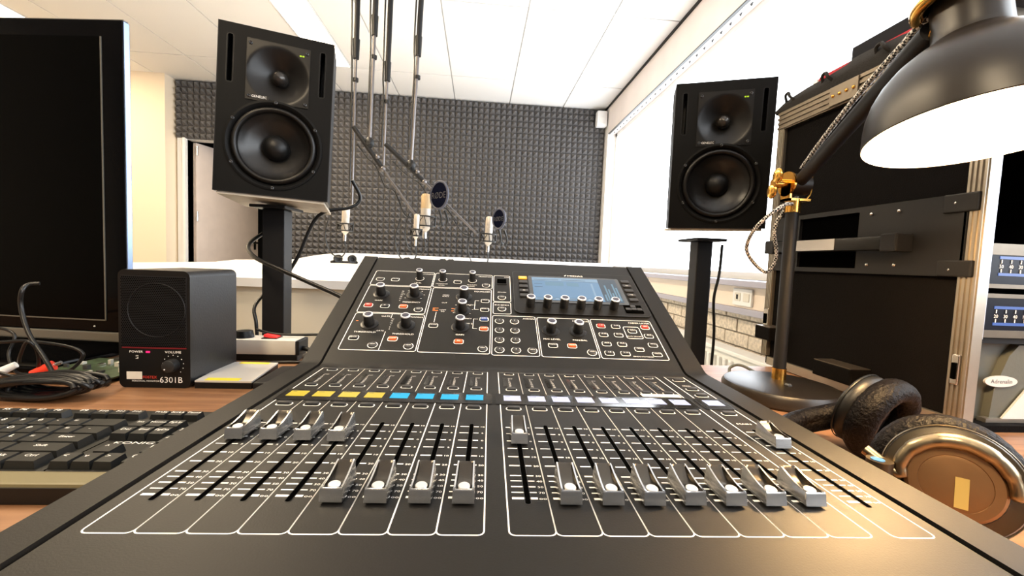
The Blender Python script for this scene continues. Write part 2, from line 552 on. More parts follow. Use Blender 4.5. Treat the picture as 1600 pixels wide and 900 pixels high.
# boxed shaft left of the door, door frame, door leaf, dark room behind
struct('trim_1', MB().box(XL, -3.262, 4.745, YF, 0, ZC), 'peach')
b = MB().box(-3.24, -3.16, YF - .03, YF + .1, 0, 2.14).box(-3.18, -3.155, YF - .045, YF, 0, 2.14)
struct('trim_2', b, 'trimw')
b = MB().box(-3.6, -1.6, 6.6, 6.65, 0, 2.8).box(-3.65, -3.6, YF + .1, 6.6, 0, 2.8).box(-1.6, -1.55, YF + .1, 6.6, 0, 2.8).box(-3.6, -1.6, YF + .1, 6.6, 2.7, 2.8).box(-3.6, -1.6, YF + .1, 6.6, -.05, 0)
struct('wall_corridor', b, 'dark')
door = struct('door_1', MB().box(0, .90, -.02, .02, 0.01, 2.115, .003), 'door', loc=(-3.125, YF + .065, 0), rot=(0, 0, math.radians(76)))
b = MB().cyl((.84, -.02, 1.07), (.84, -.06, 1.07), .012, 12).box(.73, .85, -.068, -.052, 1.06, 1.08, .005).box(.82, .86, -.026, -.02, .98, 1.14, .002)
obj('door_handle', b, 'steel', door, smooth=40)
for z in (.35, 1.27, 1.98):
    obj('hinge', MB().cyl((0, -.03, z), (0, -.03, z + .1), .011, 10), 'steel', door)

# right wall: brick base under the window, sill, trunking, beam
WZ0, WZ1, WY0, WY1 = 0.925, 2.44, -1.70, 4.76
b = MB()
b.box(XR, XR + .15, YN, YF, 0, .42)
b.cur = 1
b.box(XR + .012, XR + .15, YN, YF, .42, .79)
b.cur = 2
b.box(XR, XR + .15, YN, YF, .79, WZ0)
b.box(XR, XR + .15, YN, WY0, WZ0, ZC).box(XR, XR + .15, WY1, YF, WZ0, ZC)
b.cur = 3
b.box(XR, XR + .15, WY0, WY1, WZ1, ZC)
wall_right = struct('wall_right', b, ['wall', 'mortar', 'wall', 'beam'])
bl = [mesh_of('brick', MB().box(0, .09, .004, .206, .004, .071, .004), 'brick') for _ in range(1)]
for k in range(5):
    for i in range(15):
        put('brick', bl[0], wall_right, (XR - .004 + random.uniform(-.004, .003), 1.0 + i * .21 + (.105 if k % 2 else 0), .42 + k * .074), (random.uniform(-.004, .004), random.uniform(-.01, .01), 0))
# window: frame, panes, sill, blind rail with its carriers
b = MB()
for y0, y1 in ((WY0, WY0 + .05), (WY1 - .05, WY1)):
    b.box(1.49, 1.54, y0, y1, WZ0, WZ1)
b.box(1.49, 1.54, WY0, WY1, WZ0, WZ0 + .04).box(1.49, 1.54, WY0, WY1, WZ1 - .04, WZ1)
win = struct('window_1', b, 'trimw')
n = 5
pw = (WY1 - WY0 - .1) / n
for i in range(n):
    y = WY0 + .05 + i * pw
    obj('pane', MB().box(1.512, 1.518, y, y + pw, WZ0 + .04, WZ1 - .04), 'glass', win)
rail = obj('blind_rail', MB().box(1.40, 1.42, WY0 + .02, WY1 - .01, 2.432, 2.440), 'knob', win)
hk = mesh_of('blind_hook', MB().prism([(0, 0), (.022, 0), (.014, -.014), (.008, -.014)], 0, .006), 'knob')
for i in range(36):
    put('blind_hook', hk, rail, (1.412, 1.2 + i * .096, 2.408), (PI / 2, 0, PI / 2))
struct('trim_3', MB().box(1.27, 1.49, YN, YF - .03, WZ0 - .03, WZ0, .004), 'sill')
b = MB().box(1.325, 1.40, 1.0, YF - .03, .785, .893, .004)
trunk = struct('trim_4', b, 'trunk')
for y in (1.3, 2.32, 3.2, 4.0):
    obj('cover_joint', MB().box(1.3235, 1.3255, y, y + .004, .787, .891), 'sill', trunk)
obj('lower_strip', MB().box(1.318, 1.40, 1.0, YF - .03, .752, .785, .004), 'sill', trunk)
w = obj('wall_socket', MB().box(1.312, 1.325, 1.93, 2.08, .797, .882, .004), 'trimw', trunk)
obj('socket_insert', MB().box(1.309, 1.312, 2.015, 2.06, .82, .86, .001).box(1.309, 1.312, 1.945, 1.99, .82, .86, .001), 'stripw', w)
obj('socket_hole', MB().box(1.308, 1.310, 2.03, 2.045, .828, .852), 'dark', w)
struct('ceiling_shadow_line', MB().box(XR - .014, XR, YN, YF - .03, ZC - .016, ZC), 'stand')  # dark strip stands in for the shadow line where wall meets ceiling
# radiator
rad = thing('radiator', 'white ribbed panel radiator under the window sill', 'radiator', (1.30, 2.4, 0.155))
b = MB().box(-.03, .03, -1.1, 1.1, .0, .40, .008)
obj('radiator_panel', b, 'rad', rad)
rb = mesh_of('rib', MB().box(-.046, -.03, -.012, .012, .02, .37, .006), 'rad')
for i in range(44):
    put('rib', rb, rad, (0, -1.07 + i * .0497, 0))
obj('top_grille', MB().box(-.05, .05, -1.1, 1.1, .40, .42, .004), 'rad', rad)
for y in (-.95, .95):
    obj('bracket', MB().box(.03, .085, y - .02, y + .02, -.155, .3), 'rad', rad)

# ceiling lights
def ceiling_light(label, x0, x1, y0, y1, power=CEILING_POWER):
    t = thing('ceiling_light', label, 'ceiling light', ((x0 + x1) / 2, (y0 + y1) / 2, ZC), group='recessed ceiling lights')
    w, d = (x1 - x0) / 2, (y1 - y0) / 2
    mb = MB()
    for a in ((-w, w, -d, -d + .012), (-w, w, d - .012, d), (-w, -w + .012, -d, d), (w - .012, w, -d, d)):
        mb.box(a[0], a[1], a[2], a[3], -.004, .012)
    obj('frame', mb, 'trimw', t)
    glow = mat('light_diffuser', (1, 1, 1), 0.5, emit=(1.0, 0.86, 0.66), estr=9)
    obj('diffuser', MB().box(-w + .012, w - .012, -d + .012, d - .012, .002, .010), glow, t)
    ld = bpy.data.lights.new('tube_light', 'AREA')
    ld.shape = 'RECTANGLE'
    ld.size, ld.size_y = 2 * w - .04, 2 * d - .04
    ld.energy = power
    ld.color = (1.0, 0.78, 0.50)
    lo = bpy.data.objects.new('tube_light', ld)
    COL.objects.link(lo)
    lo.parent = t
    lo.location = (0, 0, -.006)
ceiling_light('long recessed ceiling light behind the left studio monitor', -1.54, -1.26, 3.07, 4.27)
ceiling_light('long recessed ceiling light running on towards the camera in the same row', -1.54, -1.26, 1.87, 3.06)
ceiling_light('recessed ceiling light above the television at far left', -3.98, -3.64, 3.08, 4.27)
ceiling_light('recessed ceiling light over the desk, out of view above the camera', -1.54, -1.26, .66, 1.85, 40)
ceiling_light('recessed ceiling light behind the camera, nearest the rear wall', -.92, -.64, -1.76, -.57, 55)

s = thing('motion_sensor', 'small white sensor box in the upper corner of the foam wall', 'sensor', (1.325, 4.80, 2.52))
obj('sensor_body', MB().box(-.055, .06, -.04, .05, 0, .17, .015), 'trimw', s, smooth=40)
obj('sensor_lens', MB().box(-.03, .03, -.046, -.04, .03, .10, .004), 'rad', s)
obj('bracket', MB().box(.0, .075, .02, .06, .05, .13), 'trimw', s)

# white studio table with its rounded corner and low back screen
t = thing('studio_table', 'big white table with rounded corner standing in front of the foam wall', 'table', (0, 2.7, 0))
out = [(-2.1, 1.5), (-2.1, -.6), (-1.55, -1.0), (-1.45, -1.02), (.50, -1.02), (.55, -.98), (1.15, 1.5)]
obj('tabletop', MB().prism(out, .835, .868), 'tablew', t)
inn = [(x * .985, y * .98 + .01) for x, y in out]
obj('side_panel', MB().prism(inn, .02, .835), 'tablep', t)
obj('plinth', MB().prism([(x * .95, y * .95) for x, y in out], 0, .02), 'dark', t)
up_ = [(-1.93, 1.42), (-1.95, .9), (-1.45, -.35)] + [(-1.03 + .16 * math.cos(a), -.62 + .14 * math.sin(a)) for a in [math.radians(180 + 15 * i) for i in range(7)]] + [(.4, -.78), (.5, -.7), (1.0, 1.42)]
obj('raised_top', MB().prism(up_, .868, .892), 'tablew', t)
pr = [(-1.92, .8925)]
for i in range(9):
    u = i / 8
    pr.append((-1.86 + .72 * u, max(.893, .872 - .03 + .143 * math.sin(u * PI / 2) ** 0.8)))
pr += [(1.32, .985), (1.32, .8925)]
mb = MB()
mb.T = Matrix.Translation((0, 1.41, 0)) @ Matrix.Rotation(PI / 2, 4, 'X')
mb.prism(pr, -.0, .03)
tag(obj('desk_screen', mb, 'tablew', None, (0, 2.7, 0)), 'low white screen with curved left end along the back of the white table', 'screen')

# headphones lying on the white table
def small_phones(label, x, y, rz):
    h = thing('headphones', label, 'headphones', (x, y, .8925), (0, 0, rz), group='headphones on the white table')
    for sx in (-1, 1):
        mb = MB()
        mb.T = Matrix.Translation((sx * .055, 0, .040)) @ Matrix.Rotation(sx * .5, 4, 'Y') @ Matrix.Rotation(PI / 2, 4, 'X')
        mb.lathe([(.0, -.03), (.028, -.028), (.034, -.018), (.034, .0)], 18, False, True)
        c = obj('ear_cup', mb, 'stand', h, smooth=40)
        mb2 = MB()
        mb2.T = mb.T
        mb2.lathe([(.020, .0), (.034, .004), (.036, .012), (.030, .020), (.018, .018)], 18)
        obj('ear_pad', mb2, 'rubber', c, smooth=60)
    mb = MB()
    mb.tube([(-.085, .0, .02), (-.10, .03, .012), (-.07, .09, .012), (0, .12, .012), (.07, .09, .012), (.10, .03, .012), (.085, .0, .02)], .010, 8, smooth=5)
    obj('headband', mb, 'stand', h, smooth=60)
small_phones('black headphones lying on the left half of the white table', -1.09, 3.60, .5)
small_phones('black headphones showing just above the console top edge', -.50, 3.3, 2.5)
small_phones('black headphones right of the others at the console top edge', -.23, 3.2, 2.2)
# ================================================================ DESK AND CONSOLE
desk = thing('desk', 'wide walnut desk carrying the mixing console', 'desk', (0, 0, 0))
obj('desktop', MB().box(-1.75, 1.24, -.55, .935, .712, .75, .003), 'desk', desk)
for x in (-1.6, 1.15):
    for y in (-.45, .85):
        obj('leg', MB().box(x - .03, x + .03, y - .03, y + .03, 0, .712), 'stand', desk)
obj('modesty_panel', MB().box(-1.5, 1.1, .80, .82, .30, .712), 'desk', desk)

mm = 0.001
tilt, yaw = 0.0099, -0.0277
con = thing('mixing_console', 'large black digital mixing console with silver faders in the centre of the desk', 'mixing console', (-0.18018, 0.20408, 0.8381), (tilt, 0, yaw))
TH = math.radians(26.5)
YK = .305
cT, sT = math.cos(TH), math.sin(TH)
def UP(x, y, z=0.0):
    return (x, YK + y * cT - z * sT, y * sT + z * cT)
UR = (TH, 0, 0)
ULEN = .281
# chassis: side profile extruded across X
def profile_bar(x0, x1, dz, front=-.056, bev=.004):
    P = [(front, -.086), (front, -.012 + dz), (front + .004, -.004 + dz), (front + .012, dz)]
    n = Vector((-sT, cT))
    for k in range(6):                                   # softly curved bend between the two surfaces
        a = TH * k / 5
        r = .03
        c = Vector((YK - r * math.tan(TH / 2), r + dz))
        P.append((c.x + r * math.sin(a), c.y - r * math.cos(a)))
    e = Vector((YK + ULEN * cT, ULEN * sT)) + n * dz
    P += [(e.x, e.y), (e.x + .006, e.y - .002), (e.x + .010, e.y - .010), (e.x + .010, -.086)]
    vs = [(x0, y, z) for y, z in P] + [(x1, y, z) for y, z in P]
    N = len(P)
    fs = [tuple(range(N)), tuple(range(N, 2 * N))[::-1]] + [(i, N + i, N + (i + 1) % N, (i + 1) % N) for i in range(N)]
    return MB().add(vs, fs)
obj('chassis', profile_bar(-.0078, .4305, 0), 'console', con, smooth=35)
obj('side_cheek', profile_bar(-.0315, -.0100, .0015, -.058), 'cheek', con, smooth=35)
obj('side_cheek', profile_bar(.4327, .4580, .0015, -.058), 'cheek', con, smooth=35)
obj('seam_gap', profile_bar(-.0101, -.0077, -.004), 'groove', con)
obj('seam_gap', profile_bar(.4304, .4328, -.004), 'groove', con)
for x in (.0, .42):
    for y in (0.0, .5):
        obj('rubber_foot', MB().lathe([(.012, -.0881), (.012, -.086)], 16, True, True), 'rubber', con, (x, y, 0))

LW = 23.5 * mm
lanes = [i * LW for i in range(8)] + [200.4 * mm + i * LW for i in range(8)] + [399.0 * mm]
ROWS = [(131.8, '10', 1), (119.8, '5', 0), (106.8, '0', 1), (94.7, '5', 0), (82.2, '10', 1), (69.7, '20', 1), (57.1, '30', 1), (50.8, '40', 0), (44.4, '50', 1), (38.2, '70', 0), (32.2, 'oo', 2)]
# printed fader scale (shared by all lanes)
mb = MB()
for y, t, bold in ROWS:
    h = (.45, .6, .95)[bold]
    mb.box(3.0 * mm, 17.6 * mm, (y - h) * mm, (y + h) * mm, 0, .00005)
    mb.text(t, 20.6 * mm, (y - 1.3) * mm, .00006, 2.8 * mm if t != 'oo' else 3.2 * mm, sx=1.3)
scale_me = mesh_of('fader_scale', mb, 'print')
TOPY = 291.3
def lane_outline(mb, w=.00078):
    x0, x1 = 0, LW
    pts = rrect(x0, x1, 0, .1855, .0032, 4)
    # open at the display bar: bottom U and top cap
    U = [(x0, .1835)] + [p for p in rrect(x0, x1, 0, .30, .0032, 4) if p[1] < .01][5:] + [p for p in rrect(x0, x1, 0, .30, .0032, 4) if p[1] < .01][:5] + [(x1, .1835)]
    outline(mb, U, w, .00004, closed=False)
    outline(mb, [(x0, .2145), (x0, TOPY * mm), (x1, TOPY * mm), (x1, .2145)], w, .00004, closed=False)
mb = MB(); lane_outline(mb)
outline_me = mesh_of('lane_outline', mb, 'print')
slot_me = mesh_of('fader_slot', MB().prism(rrect(-1.5 * mm, 1.5 * mm, 26.6 * mm, 137 * mm, 1.4 * mm), 0, .00012), 'slot')
lip_mb = MB(); outline(lip_mb, rrect(-1.75 * mm, 1.75 * mm, 26.3 * mm, 137.3 * mm, 1.6 * mm), .0004, .00013)
lip_me = mesh_of('slot_lip', lip_mb, 'collar')
# fader cap: saddle with two flared ridges
def cap_mb():
    ysamp = [-12.8, -11.0, -10.4, -9, -6.5, -4, -1, 2, 5, 8, 10.5, 12.3, 12.8]
    def ridge(y):
        pts = [(-12.8, 8.6), (-11.0, 9.2), (-9, 9.0), (-4, 9.3), (0, 9.9), (4, 10.8), (8, 11.9), (11, 12.8), (12.8, 13.0)]
        for (a, u), (c, v) in zip(pts, pts[1:]):
            if a <= y <= c:
                return u + (v - u) * (y - a) / (c - a)
        return 13
    def floor_(y):
        pts = [(-12.8, 8.4), (-11.0, 8.9), (-10.2, 8.5), (-7, 7.7), (-3, 7.2), (1, 7.2), (4, 7.7), (7, 8.9), (10, 10.9), (12, 12.6), (12.8, 12.8)]
        for (a, u), (c, v) in zip(pts, pts[1:]):
            if a <= y <= c:
                return u + (v - u) * (y - a) / (c - a)
        return 12.2
    xs_ = [(-5.9, 's'), (-5.7, 'r'), (-4.7, 'r'), (-4.2, 'f'), (-2, 'f'), (2, 'f'), (4.2, 'f'), (4.7, 'r'), (5.7, 'r'), (5.9, 's')]
    vs, fs = [], []
    nx = len(xs_) + 2
    for y in ysamp:
        taper = 1.0 - .012 * (y + 12.8) / 2.56
        row = [(-6.1, y, 1.6)]
        for x, k in xs_:
            z = ridge(y) if k == 'r' else ridge(y) - .5 if k == 's' else floor_(y)
            row.append((x * taper, y, z))
        row.append((6.1, y, 1.6))
        vs += [(a * mm, (bb + (.20 * max(0, c - 1.6) if bb < -12 else 0)) * mm, c * mm) for a, bb, c in row]
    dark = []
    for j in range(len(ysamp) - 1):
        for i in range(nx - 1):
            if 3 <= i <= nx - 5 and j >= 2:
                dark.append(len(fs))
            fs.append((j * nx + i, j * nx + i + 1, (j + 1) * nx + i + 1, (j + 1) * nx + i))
        fs.append((j * nx + nx - 1, j * nx, (j + 1) * nx, (j + 1) * nx + nx - 1))
    fs.append(tuple(range(nx))[::-1])
    N = (len(ysamp) - 1) * nx
    fs.append(tuple(range(N, N + nx)))
    mb = MB().add(vs, fs)
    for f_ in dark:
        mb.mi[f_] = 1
    return mb
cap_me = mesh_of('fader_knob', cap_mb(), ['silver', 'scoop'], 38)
mark_me = mesh_of('thumb_marker', MB().lathe([(.0032, -.0004), (.0034, .0006), (.0030, .0010), (0, .0011)], 20, True), 'capmark', 30)
stem_me = mesh_of('fader_stem', MB().box(-.0008, .0008, -.004, .004, -.0002, .0030), 'slot')
fader_y = [98.6, 98.6, 98.4, 97.8, 23.6, 23.4, 23.6, 23.6, 98.8, 23.8, 23.6, 23.6, 24.2, 24.2, 24.4, 24.4, 99.0]
btn_small_mb = MB().box(-5.6 * mm, 5.6 * mm, -2.6 * mm, 2.6 * mm, 0, 2.4 * mm, .0011)
btn_small = mesh_of('lane_button', btn_small_mb, 'btn', 40)
ro = MB(); outline(ro, rrect(-6.5 * mm, 6.5 * mm, -3.4 * mm, 3.4 * mm, 2.2 * mm), .0009, .00006)
ring_small = mesh_of('button_outline', ro, 'print')
btn_tiny = mesh_of('lane_button', MB().box(-4.6 * mm, 4.6 * mm, -2.2 * mm, 2.2 * mm, 0, 2.0 * mm, .001), 'btn', 40)
ro = MB(); outline(ro, rrect(-5.4 * mm, 5.4 * mm, -3.0 * mm, 3.0 * mm, 2 * mm), .0008, .00006)
ring_tiny = mesh_of('button_outline', ro, 'print')
meter_me = mesh_of('level_meter', MB().prism(rrect(-2.2 * mm, 2.2 * mm, 237 * mm, 269 * mm, .6 * mm), 0, .0004), 'bezel')
mt_mb = MB()
for k, t in enumerate(('CLIP', '6', '9', '12', '18', '24', '30', '40', '50')):
    mt_mb.text(t, 0, (266 - k * 3.5) * mm, .00006, 2.6 * mm, 'L')
mtx_me = mesh_of('meter_scale', mt_mb, 'print')
mbx = MB().box(-8.2 * mm, 8.2 * mm, 193.0 * mm, 207.0 * mm, 0, .0003)
scr_me = {k: mesh_of('scribble_display', mbx, k) for k in ('scr_y', 'scr_c', 'scr_w')}
for i, x in enumerate(lanes):
    cx = x + LW / 2
    put('lane_outline', outline_me, con, (x, 0, 0))
    put('fader_scale', scale_me, con, (x, 0, 0.00002))
    put('fader_slot', slot_me, con, (cx, 0, 0))
    put('slot_lip', lip_me, con, (cx, 0, 0))
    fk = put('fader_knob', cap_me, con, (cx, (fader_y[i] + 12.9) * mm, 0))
    put('thumb_marker', mark_me, fk, (0, -6.6 * mm, 7.7 * mm), (.10, 0, 0))
    put('fader_stem', stem_me, fk, (0, 0, 0))
    for yy in ((173.9,) if i < 16 else (172.7, 223.5, 244.3, 278)):
        bt = put('lane_button', btn_small, con, (cx, yy * mm, 0))
        put('button_outline', ring_small, bt, (0, -.0005, 0))
    if i < 16:
        for yy in (228.3, 285.0):
            bt = put('lane_button', btn_tiny, con, (cx + .7 * mm, yy * mm, 0))
            put('button_outline', ring_tiny, bt, (0, -.0004, 0))
        put('level_meter', meter_me, con, (cx - 5.2 * mm, 0, 0))
        put('meter_scale', mtx_me, con, (cx - 1.2 * mm, 0, 0))
    d = put('scribble_display', scr_me['scr_y' if i < 4 else 'scr_c' if i < 8 else 'scr_w'], con, (cx, 0, .0006))
    ink = MB()
    ink.box(-6.5 * mm, (-3 + (i * 37) % 5) * mm, 204.6 * mm, 205.3 * mm, 0, .00003)
    put('display_ink', mesh_of('display_ink', ink, 'scr_ink'), d, (0, 0, .00031))
for x0, x1 in ((-2.5, 193.0), (196.5, 390.0), (396.0, 425.5)):
    b = MB().prism(rrect(x0 * mm, x1 * mm, 184.0 * mm, 212.5 * mm, .0015), 0, .0006)
    obj('display_bar', b, 'bezel', con)
    mbb = MB(); outline(mbb, rrect((x0 - .6) * mm, (x1 + .6) * mm, 183.2 * mm, 213.2 * mm, .002), .0009, .00075)
    obj('display_bar_rim', mbb, 'cheek', con)
mb = MB()
mb.text('MAIN', 410.7 * mm, 147.5 * mm, .00006, 4.2 * mm, sx=1.3)
mb.text('MONO', 410.7 * mm, 256 * mm, .00006, 3 * mm)
obj('main_lettering', mb, 'print', con)
# transparent label film peeling off above the right display bar
b = MB().box(345 * mm, 385 * mm, 213.5 * mm, 222 * mm, .0008, .0012)
obj('peeling_film', b, 'stripw', con)

# ---- upper surface
def uput(name, me, x, y, z=0.0):
    return put(name, me, con, UP(x * mm, y * mm, z * mm), UR)
pm = MB()
def box_line(x0, x1, y0, y1, r=3.0, w=.85):
    outline(pm, rrect(x0 * mm, x1 * mm, y0 * mm, y1 * mm, r * mm), w * mm, .00005)
def seg(x0, y0, x1, y1, w=.7):
    a, c = Vector((x0, y0)), Vector((x1, y1))
    t = (c - a).normalized()
    outline(pm, [a * mm, c * mm], w * mm, .00005, closed=False)
for bx_ in ((.5, 95.5, 187.5, 233), (97.5, 191, 187.5, 232), (1.5, 96, 111.8, 185.2), (2, 97, 28.8, 109.6), (99.3, 190, 28.2, 185), (193.5, 220, 151.5, 231.8), (193.3, 219.5, 119, 149.6),
            (192.6, 253.8, 26.4, 114), (256.3, 331, 26, 112.6), (333.5, 421.5, 26, 112.6), (378, 400.5, 70, 97)):
    box_line(*bx_)
seg(51.5, 29, 51.5, 68); seg(52, 99, 52, 109.6); seg(112, 93, 112, 118)
for yy in ((151.9, 128.3), (103.9, 81.1)):
    seg(166, yy[0], 172, yy[0]); seg(166, yy[1], 172, yy[1]); seg(166, yy[1], 166, yy[0])
for t, x, y, s, al in (('CONFIG', 94, 226, 3.8, 'R'), ('MONITOR', 189.5, 225, 3.8, 'R'), ('PREAMP', 94.5, 178, 3.8, 'R'), ('GATE', 50, 102, 4.0, 'R'), ('DYNAMICS', 95.5, 102, 4.0, 'R'), ('EQUALISER', 188.5, 177, 4.2, 'R'),
                   ('USB', 218.5, 225.5, 3.8, 'R'), ('ACCESS', 206.5, 178, 3.2, 'C'), ('BUS SENDS', 206.3, 141, 3.7, 'C'), ('ASSIGN', 252.3, 107, 4.2, 'R'), ('MAIN BUS', 329.5, 105.5, 4.2, 'R'), ('FADER LAYER', 419.5, 105.5, 4.2, 'R'),
                   ('M/C LEVEL', 273, 61.5, 4.2, 'C'), ('PAN/BAL', 311, 61, 4.2, 'C'), ('THRESHOLD', 25, 64.5, 4.2, 'C'), ('THRESHOLD', 75, 62.5, 4.2, 'C'), ('GAIN', 24.5, 142, 3.8, 'C'), ('FREQUENCY', 73, 140, 3.8, 'C'),
                   ('GAIN', 149.5, 65, 4.0, 'C'), ('FREQUENCY', 152, 103, 3.4, 'C'), ('LEVEL', 73.5, 197, 3.6, 'C'), ('MONITOR', 111, 197, 3.4, 'C'), ('LEVEL', 111, 192.5, 3.4, 'C'), ('PHONES', 158.8, 197, 3.4, 'C'), ('LEVEL', 158.8, 192.5, 3.4, 'C'),
                   ('HIGH 2', 167, 138.6, 3.4, 'R'), ('LOW 2', 165, 91, 3.8, 'R'), ('MUTE GROUPS', 389, 74, 2.6, 'C'), ('SENDS ON FADER', 389, 31, 2.8, 'C'), ('GATE', 44, 68.5, 3.4, 'C'),
                   ('HIGH', 121, 163.5, 3.4, 'C'), ('SHELF', 121, 159.5, 3.2, 'C'), ('CUT', 121, 142, 3.4, 'C'), ('LOW', 121, 123, 3.4, 'C'), ('EQ', 121, 119, 3.4, 'C')):
    pm.text(t, x * mm, y * mm, .00006, s * mm, al, sx=1.2)
for k in range(6):
    pm.text(('6', '12', '18', '24', '30', '40')[k], 55 * mm, (144 + k * 5.2) * mm, .00006, 3.6 * mm)
    pm.text(('3', '6', '9', '12', '18', '24')[k], 55 * mm, (73 + k * 4.6) * mm, .00006, 3.4 * mm)
for cx, cy in ((73.4, 162), (148.5, 127)):
    for k in range(7):
        a = math.radians(-40 + k * 43)
        x, y = cx + 15 * math.cos(a), cy + 15 * math.sin(a)
        pm.box((x - 1) * mm, (x + 1) * mm, (y - .35) * mm, (y + .35) * mm, 0, .00005)
o = obj('panel_print', pm, 'print', con, UP(0, 0, .00005), UR)
om = MB()
for x, y in ((108, 125), (139, 125)):
    s_ = 1 if x < 120 else -.8
    for dx, dy in ((0, 0), (5 * s_, 3), (5 * s_, -3)):
        om.box((x + min(0, dx) - 2.0) * mm, (x + max(0, dx) + 1.0) * mm, (y + dy - .5) * mm, (y + dy + .5) * mm, 0, .00005)
om.box(7 * mm, 10 * mm, 90 * mm, 91.2 * mm, 0, .00005)
obj('orange_print', om, 'orangeprint', con, UP(0, 0, .00008), UR)

kb = MB().lathe([(.0064, 0), (.0064, .0015), (.0068, .002), (.0062, .0155)], 36, False, True, .06)
knob_me = mesh_of('rotary_knob', kb, 'knob', 50)
kc = MB().lathe([(.0064, .0), (.0064, .0012), (.0058, .0018), (.0046, .0018)], 32)
kring_me = mesh_of('knob_ring', kc, 'ring', 40)
ktop_me = mesh_of('knob_cap', MB().lathe([(.0047, 0), (.0046, .0017), (.0040, .0019)], 24, False, True), 'knobtop', 40)
kb2 = MB().lathe([(.0050, 0), (.0050, .0015), (.0053, .002), (.0049, .0150)], 32, False, True, .06)
knob2_me = mesh_of('rotary_knob', kb2, 'knob', 50)
coll_me = mesh_of('knob_collar', MB().lathe([(.0122, 0), (.0122, .0006), (.0112, .0012), (.0070, .0014)], 40), 'collar', 40)
def knob(x, y, collar=True, small=False, glow=False):
    k = uput('rotary_knob', knob2_me if small else knob_me, x, y)
    f = .79 if small else 1
    h = (.0150 if small else .0155)
    put('knob_ring', kring_me, k, (0, 0, h), scale=(f, f, 1))
    put('knob_cap', ktop_me, k, (0, 0, h), scale=(f, f, 1))
    if collar:
        put('knob_collar', coll_me, k, (0, 0, 0))
for x, y in ((24.5, 161), (74.0, 161.5), (26.5, 83.5), (75.8, 83.5), (148.6, 161), (148.8, 123.4), (148.8, 83.2), (273.2, 82), (310.8, 81.5)):
    knob(x, y)
for x, y in ((74, 212), (111, 211.5), (158.8, 212)):
    knob(x, y, False, True)
ro = MB(); outline(ro, [(6.6 * mm * math.cos(2 * PI * i / 20), 6.6 * mm * math.sin(2 * PI * i / 20)) for i in range(20)], .0007, .00006)
kring_print = mesh_of('knob_outline', ro, 'print')
for x, y in ((74, 212), (111, 211.5), (158.8, 212)):
    uput('knob_outline', kring_print, x, y)

def rbtn(w, h, mt_, r=1.4, hh=2.2):
    return mesh_of('push_button', MB().box(-w / 2 * mm, w / 2 * mm, -h / 2 * mm, h / 2 * mm, 0, hh * mm, r * mm * .7), mt_, 40)
BT = {k: rbtn(9.6, 6.4, k) for k in ('btn', 'red_lit', 'orange_lit', 'blue_lit')}
ro = MB(); outline(ro, rrect(-6.0 * mm, 6.0 * mm, -4.4 * mm, 4.4 * mm, 2.6 * mm), .0009, .00006)
ring_b = mesh_of('button_outline', ro, 'print')
rnd = mesh_of('round_button', MB().lathe([(.0050, 0), (.0050, .0014), (.0042, .0021), (0, .0022)], 24), 'btn', 40)
ro = MB(); outline(ro, [(6.0 * mm * math.cos(2 * PI * i / 24), 6.0 * mm * math.sin(2 * PI * i / 24)) for i in range(24)], .0009, .00006)
ring_r = mesh_of('button_outline', ro, 'print')
def letters_on(parent, t, z, size):
    m_ = MB().text(t, 0, -size * .35 * mm, z, size * mm, sx=1.05)
    k = 'lettering_' + t
    if k not in tile_cache:
        tile_cache[k] = mesh_of('button_lettering', m_, 'print')
    put('button_lettering', tile_cache[k], parent)
def ubtn(x, y, m_='btn', t=None):
    b_ = uput('push_button', BT[m_], x, y)
    put('button_outline', ring_b, b_)
    if t:
        letters_on(b_, t, .00225, 3.2)
def urnd(x, y, t='VIEW'):
    b_ = uput('round_button', rnd, x, y)
    put('button_outline', ring_r, b_)
    letters_on(b_, t, .00225, 2.7)
for a in ((12.3, 206, 'btn', 'SOLO'), (36, 206, 'btn', 'MUTE'), (135.2, 206, 'btn', 'MONO'), (13.3, 129.5, 'red_lit', '48V'), (37, 129, 'btn', 'O'), (63.2, 129.2, 'orange_lit', 'LCUT'), (14.4, 53.2, 'btn', 'GATE'),
          (64, 53, 'orange_lit', 'COMP'), (112, 85.3, 'btn', 'MODE'), (181, 151.9, 'btn', 'HIGH'), (181, 128.3, 'btn', 'HIGH 2'), (180.8, 103.9, 'blue_lit', 'LOW 2'), (181, 81.1, 'orange_lit', 'LOW'), (149.2, 51.4, 'orange_lit', 'EQ'),
          (272.8, 49.9, 'btn', 'MONO'), (298.3, 49.8, 'orange_lit', 'MAIN'),
          (346.5, 97, 'red_lit', '1-8'), (367.8, 97, 'btn', '9-16'), (389.3, 87.1, 'btn', 'DCA'), (410.3, 97, 'red_lit', 'GRP'), (346, 76.9, 'btn', '17-24'), (367.2, 77, 'btn', '25-32'), (409.7, 76.6, 'btn', 'BUS'),
          (345.9, 56.5, 'btn', 'AUX'), (366.9, 56.6, 'btn', 'BUS'), (409, 56.8, 'btn', 'MTX'), (387.7, 46.9, 'btn', 'MAIN'), (345.4, 37.2, 'btn', '1-8'), (366.5, 37.2, 'btn', '9-16'), (408.8, 37.3, 'btn', 'MUTE')):
    ubtn(*a)
for x, y, t in ((181.1, 198.5, 'VIEW'), (85.7, 122.9, 'VIEW'), (41.8, 39.5, 'VIEW'), (86.7, 39.1, 'VIEW'), (180.7, 38.4, 'VIEW'), (206.3, 163.5, 'VIEW'), (206.2, 132.2, 'VIEW'), (244.9, 37.6, 'VIEW'), (322.4, 37.3, 'VIEW')):
    urnd(x, y, t)
for r_ in range(4):
    for c_ in range(2):
        urnd(202.4 + 21.3 * c_, (101.1, 79.9, 58.2, 37.4)[r_], str(r_ + 1 + 4 * c_) if r_ + 1 + 4 * c_ != 8 else '8')
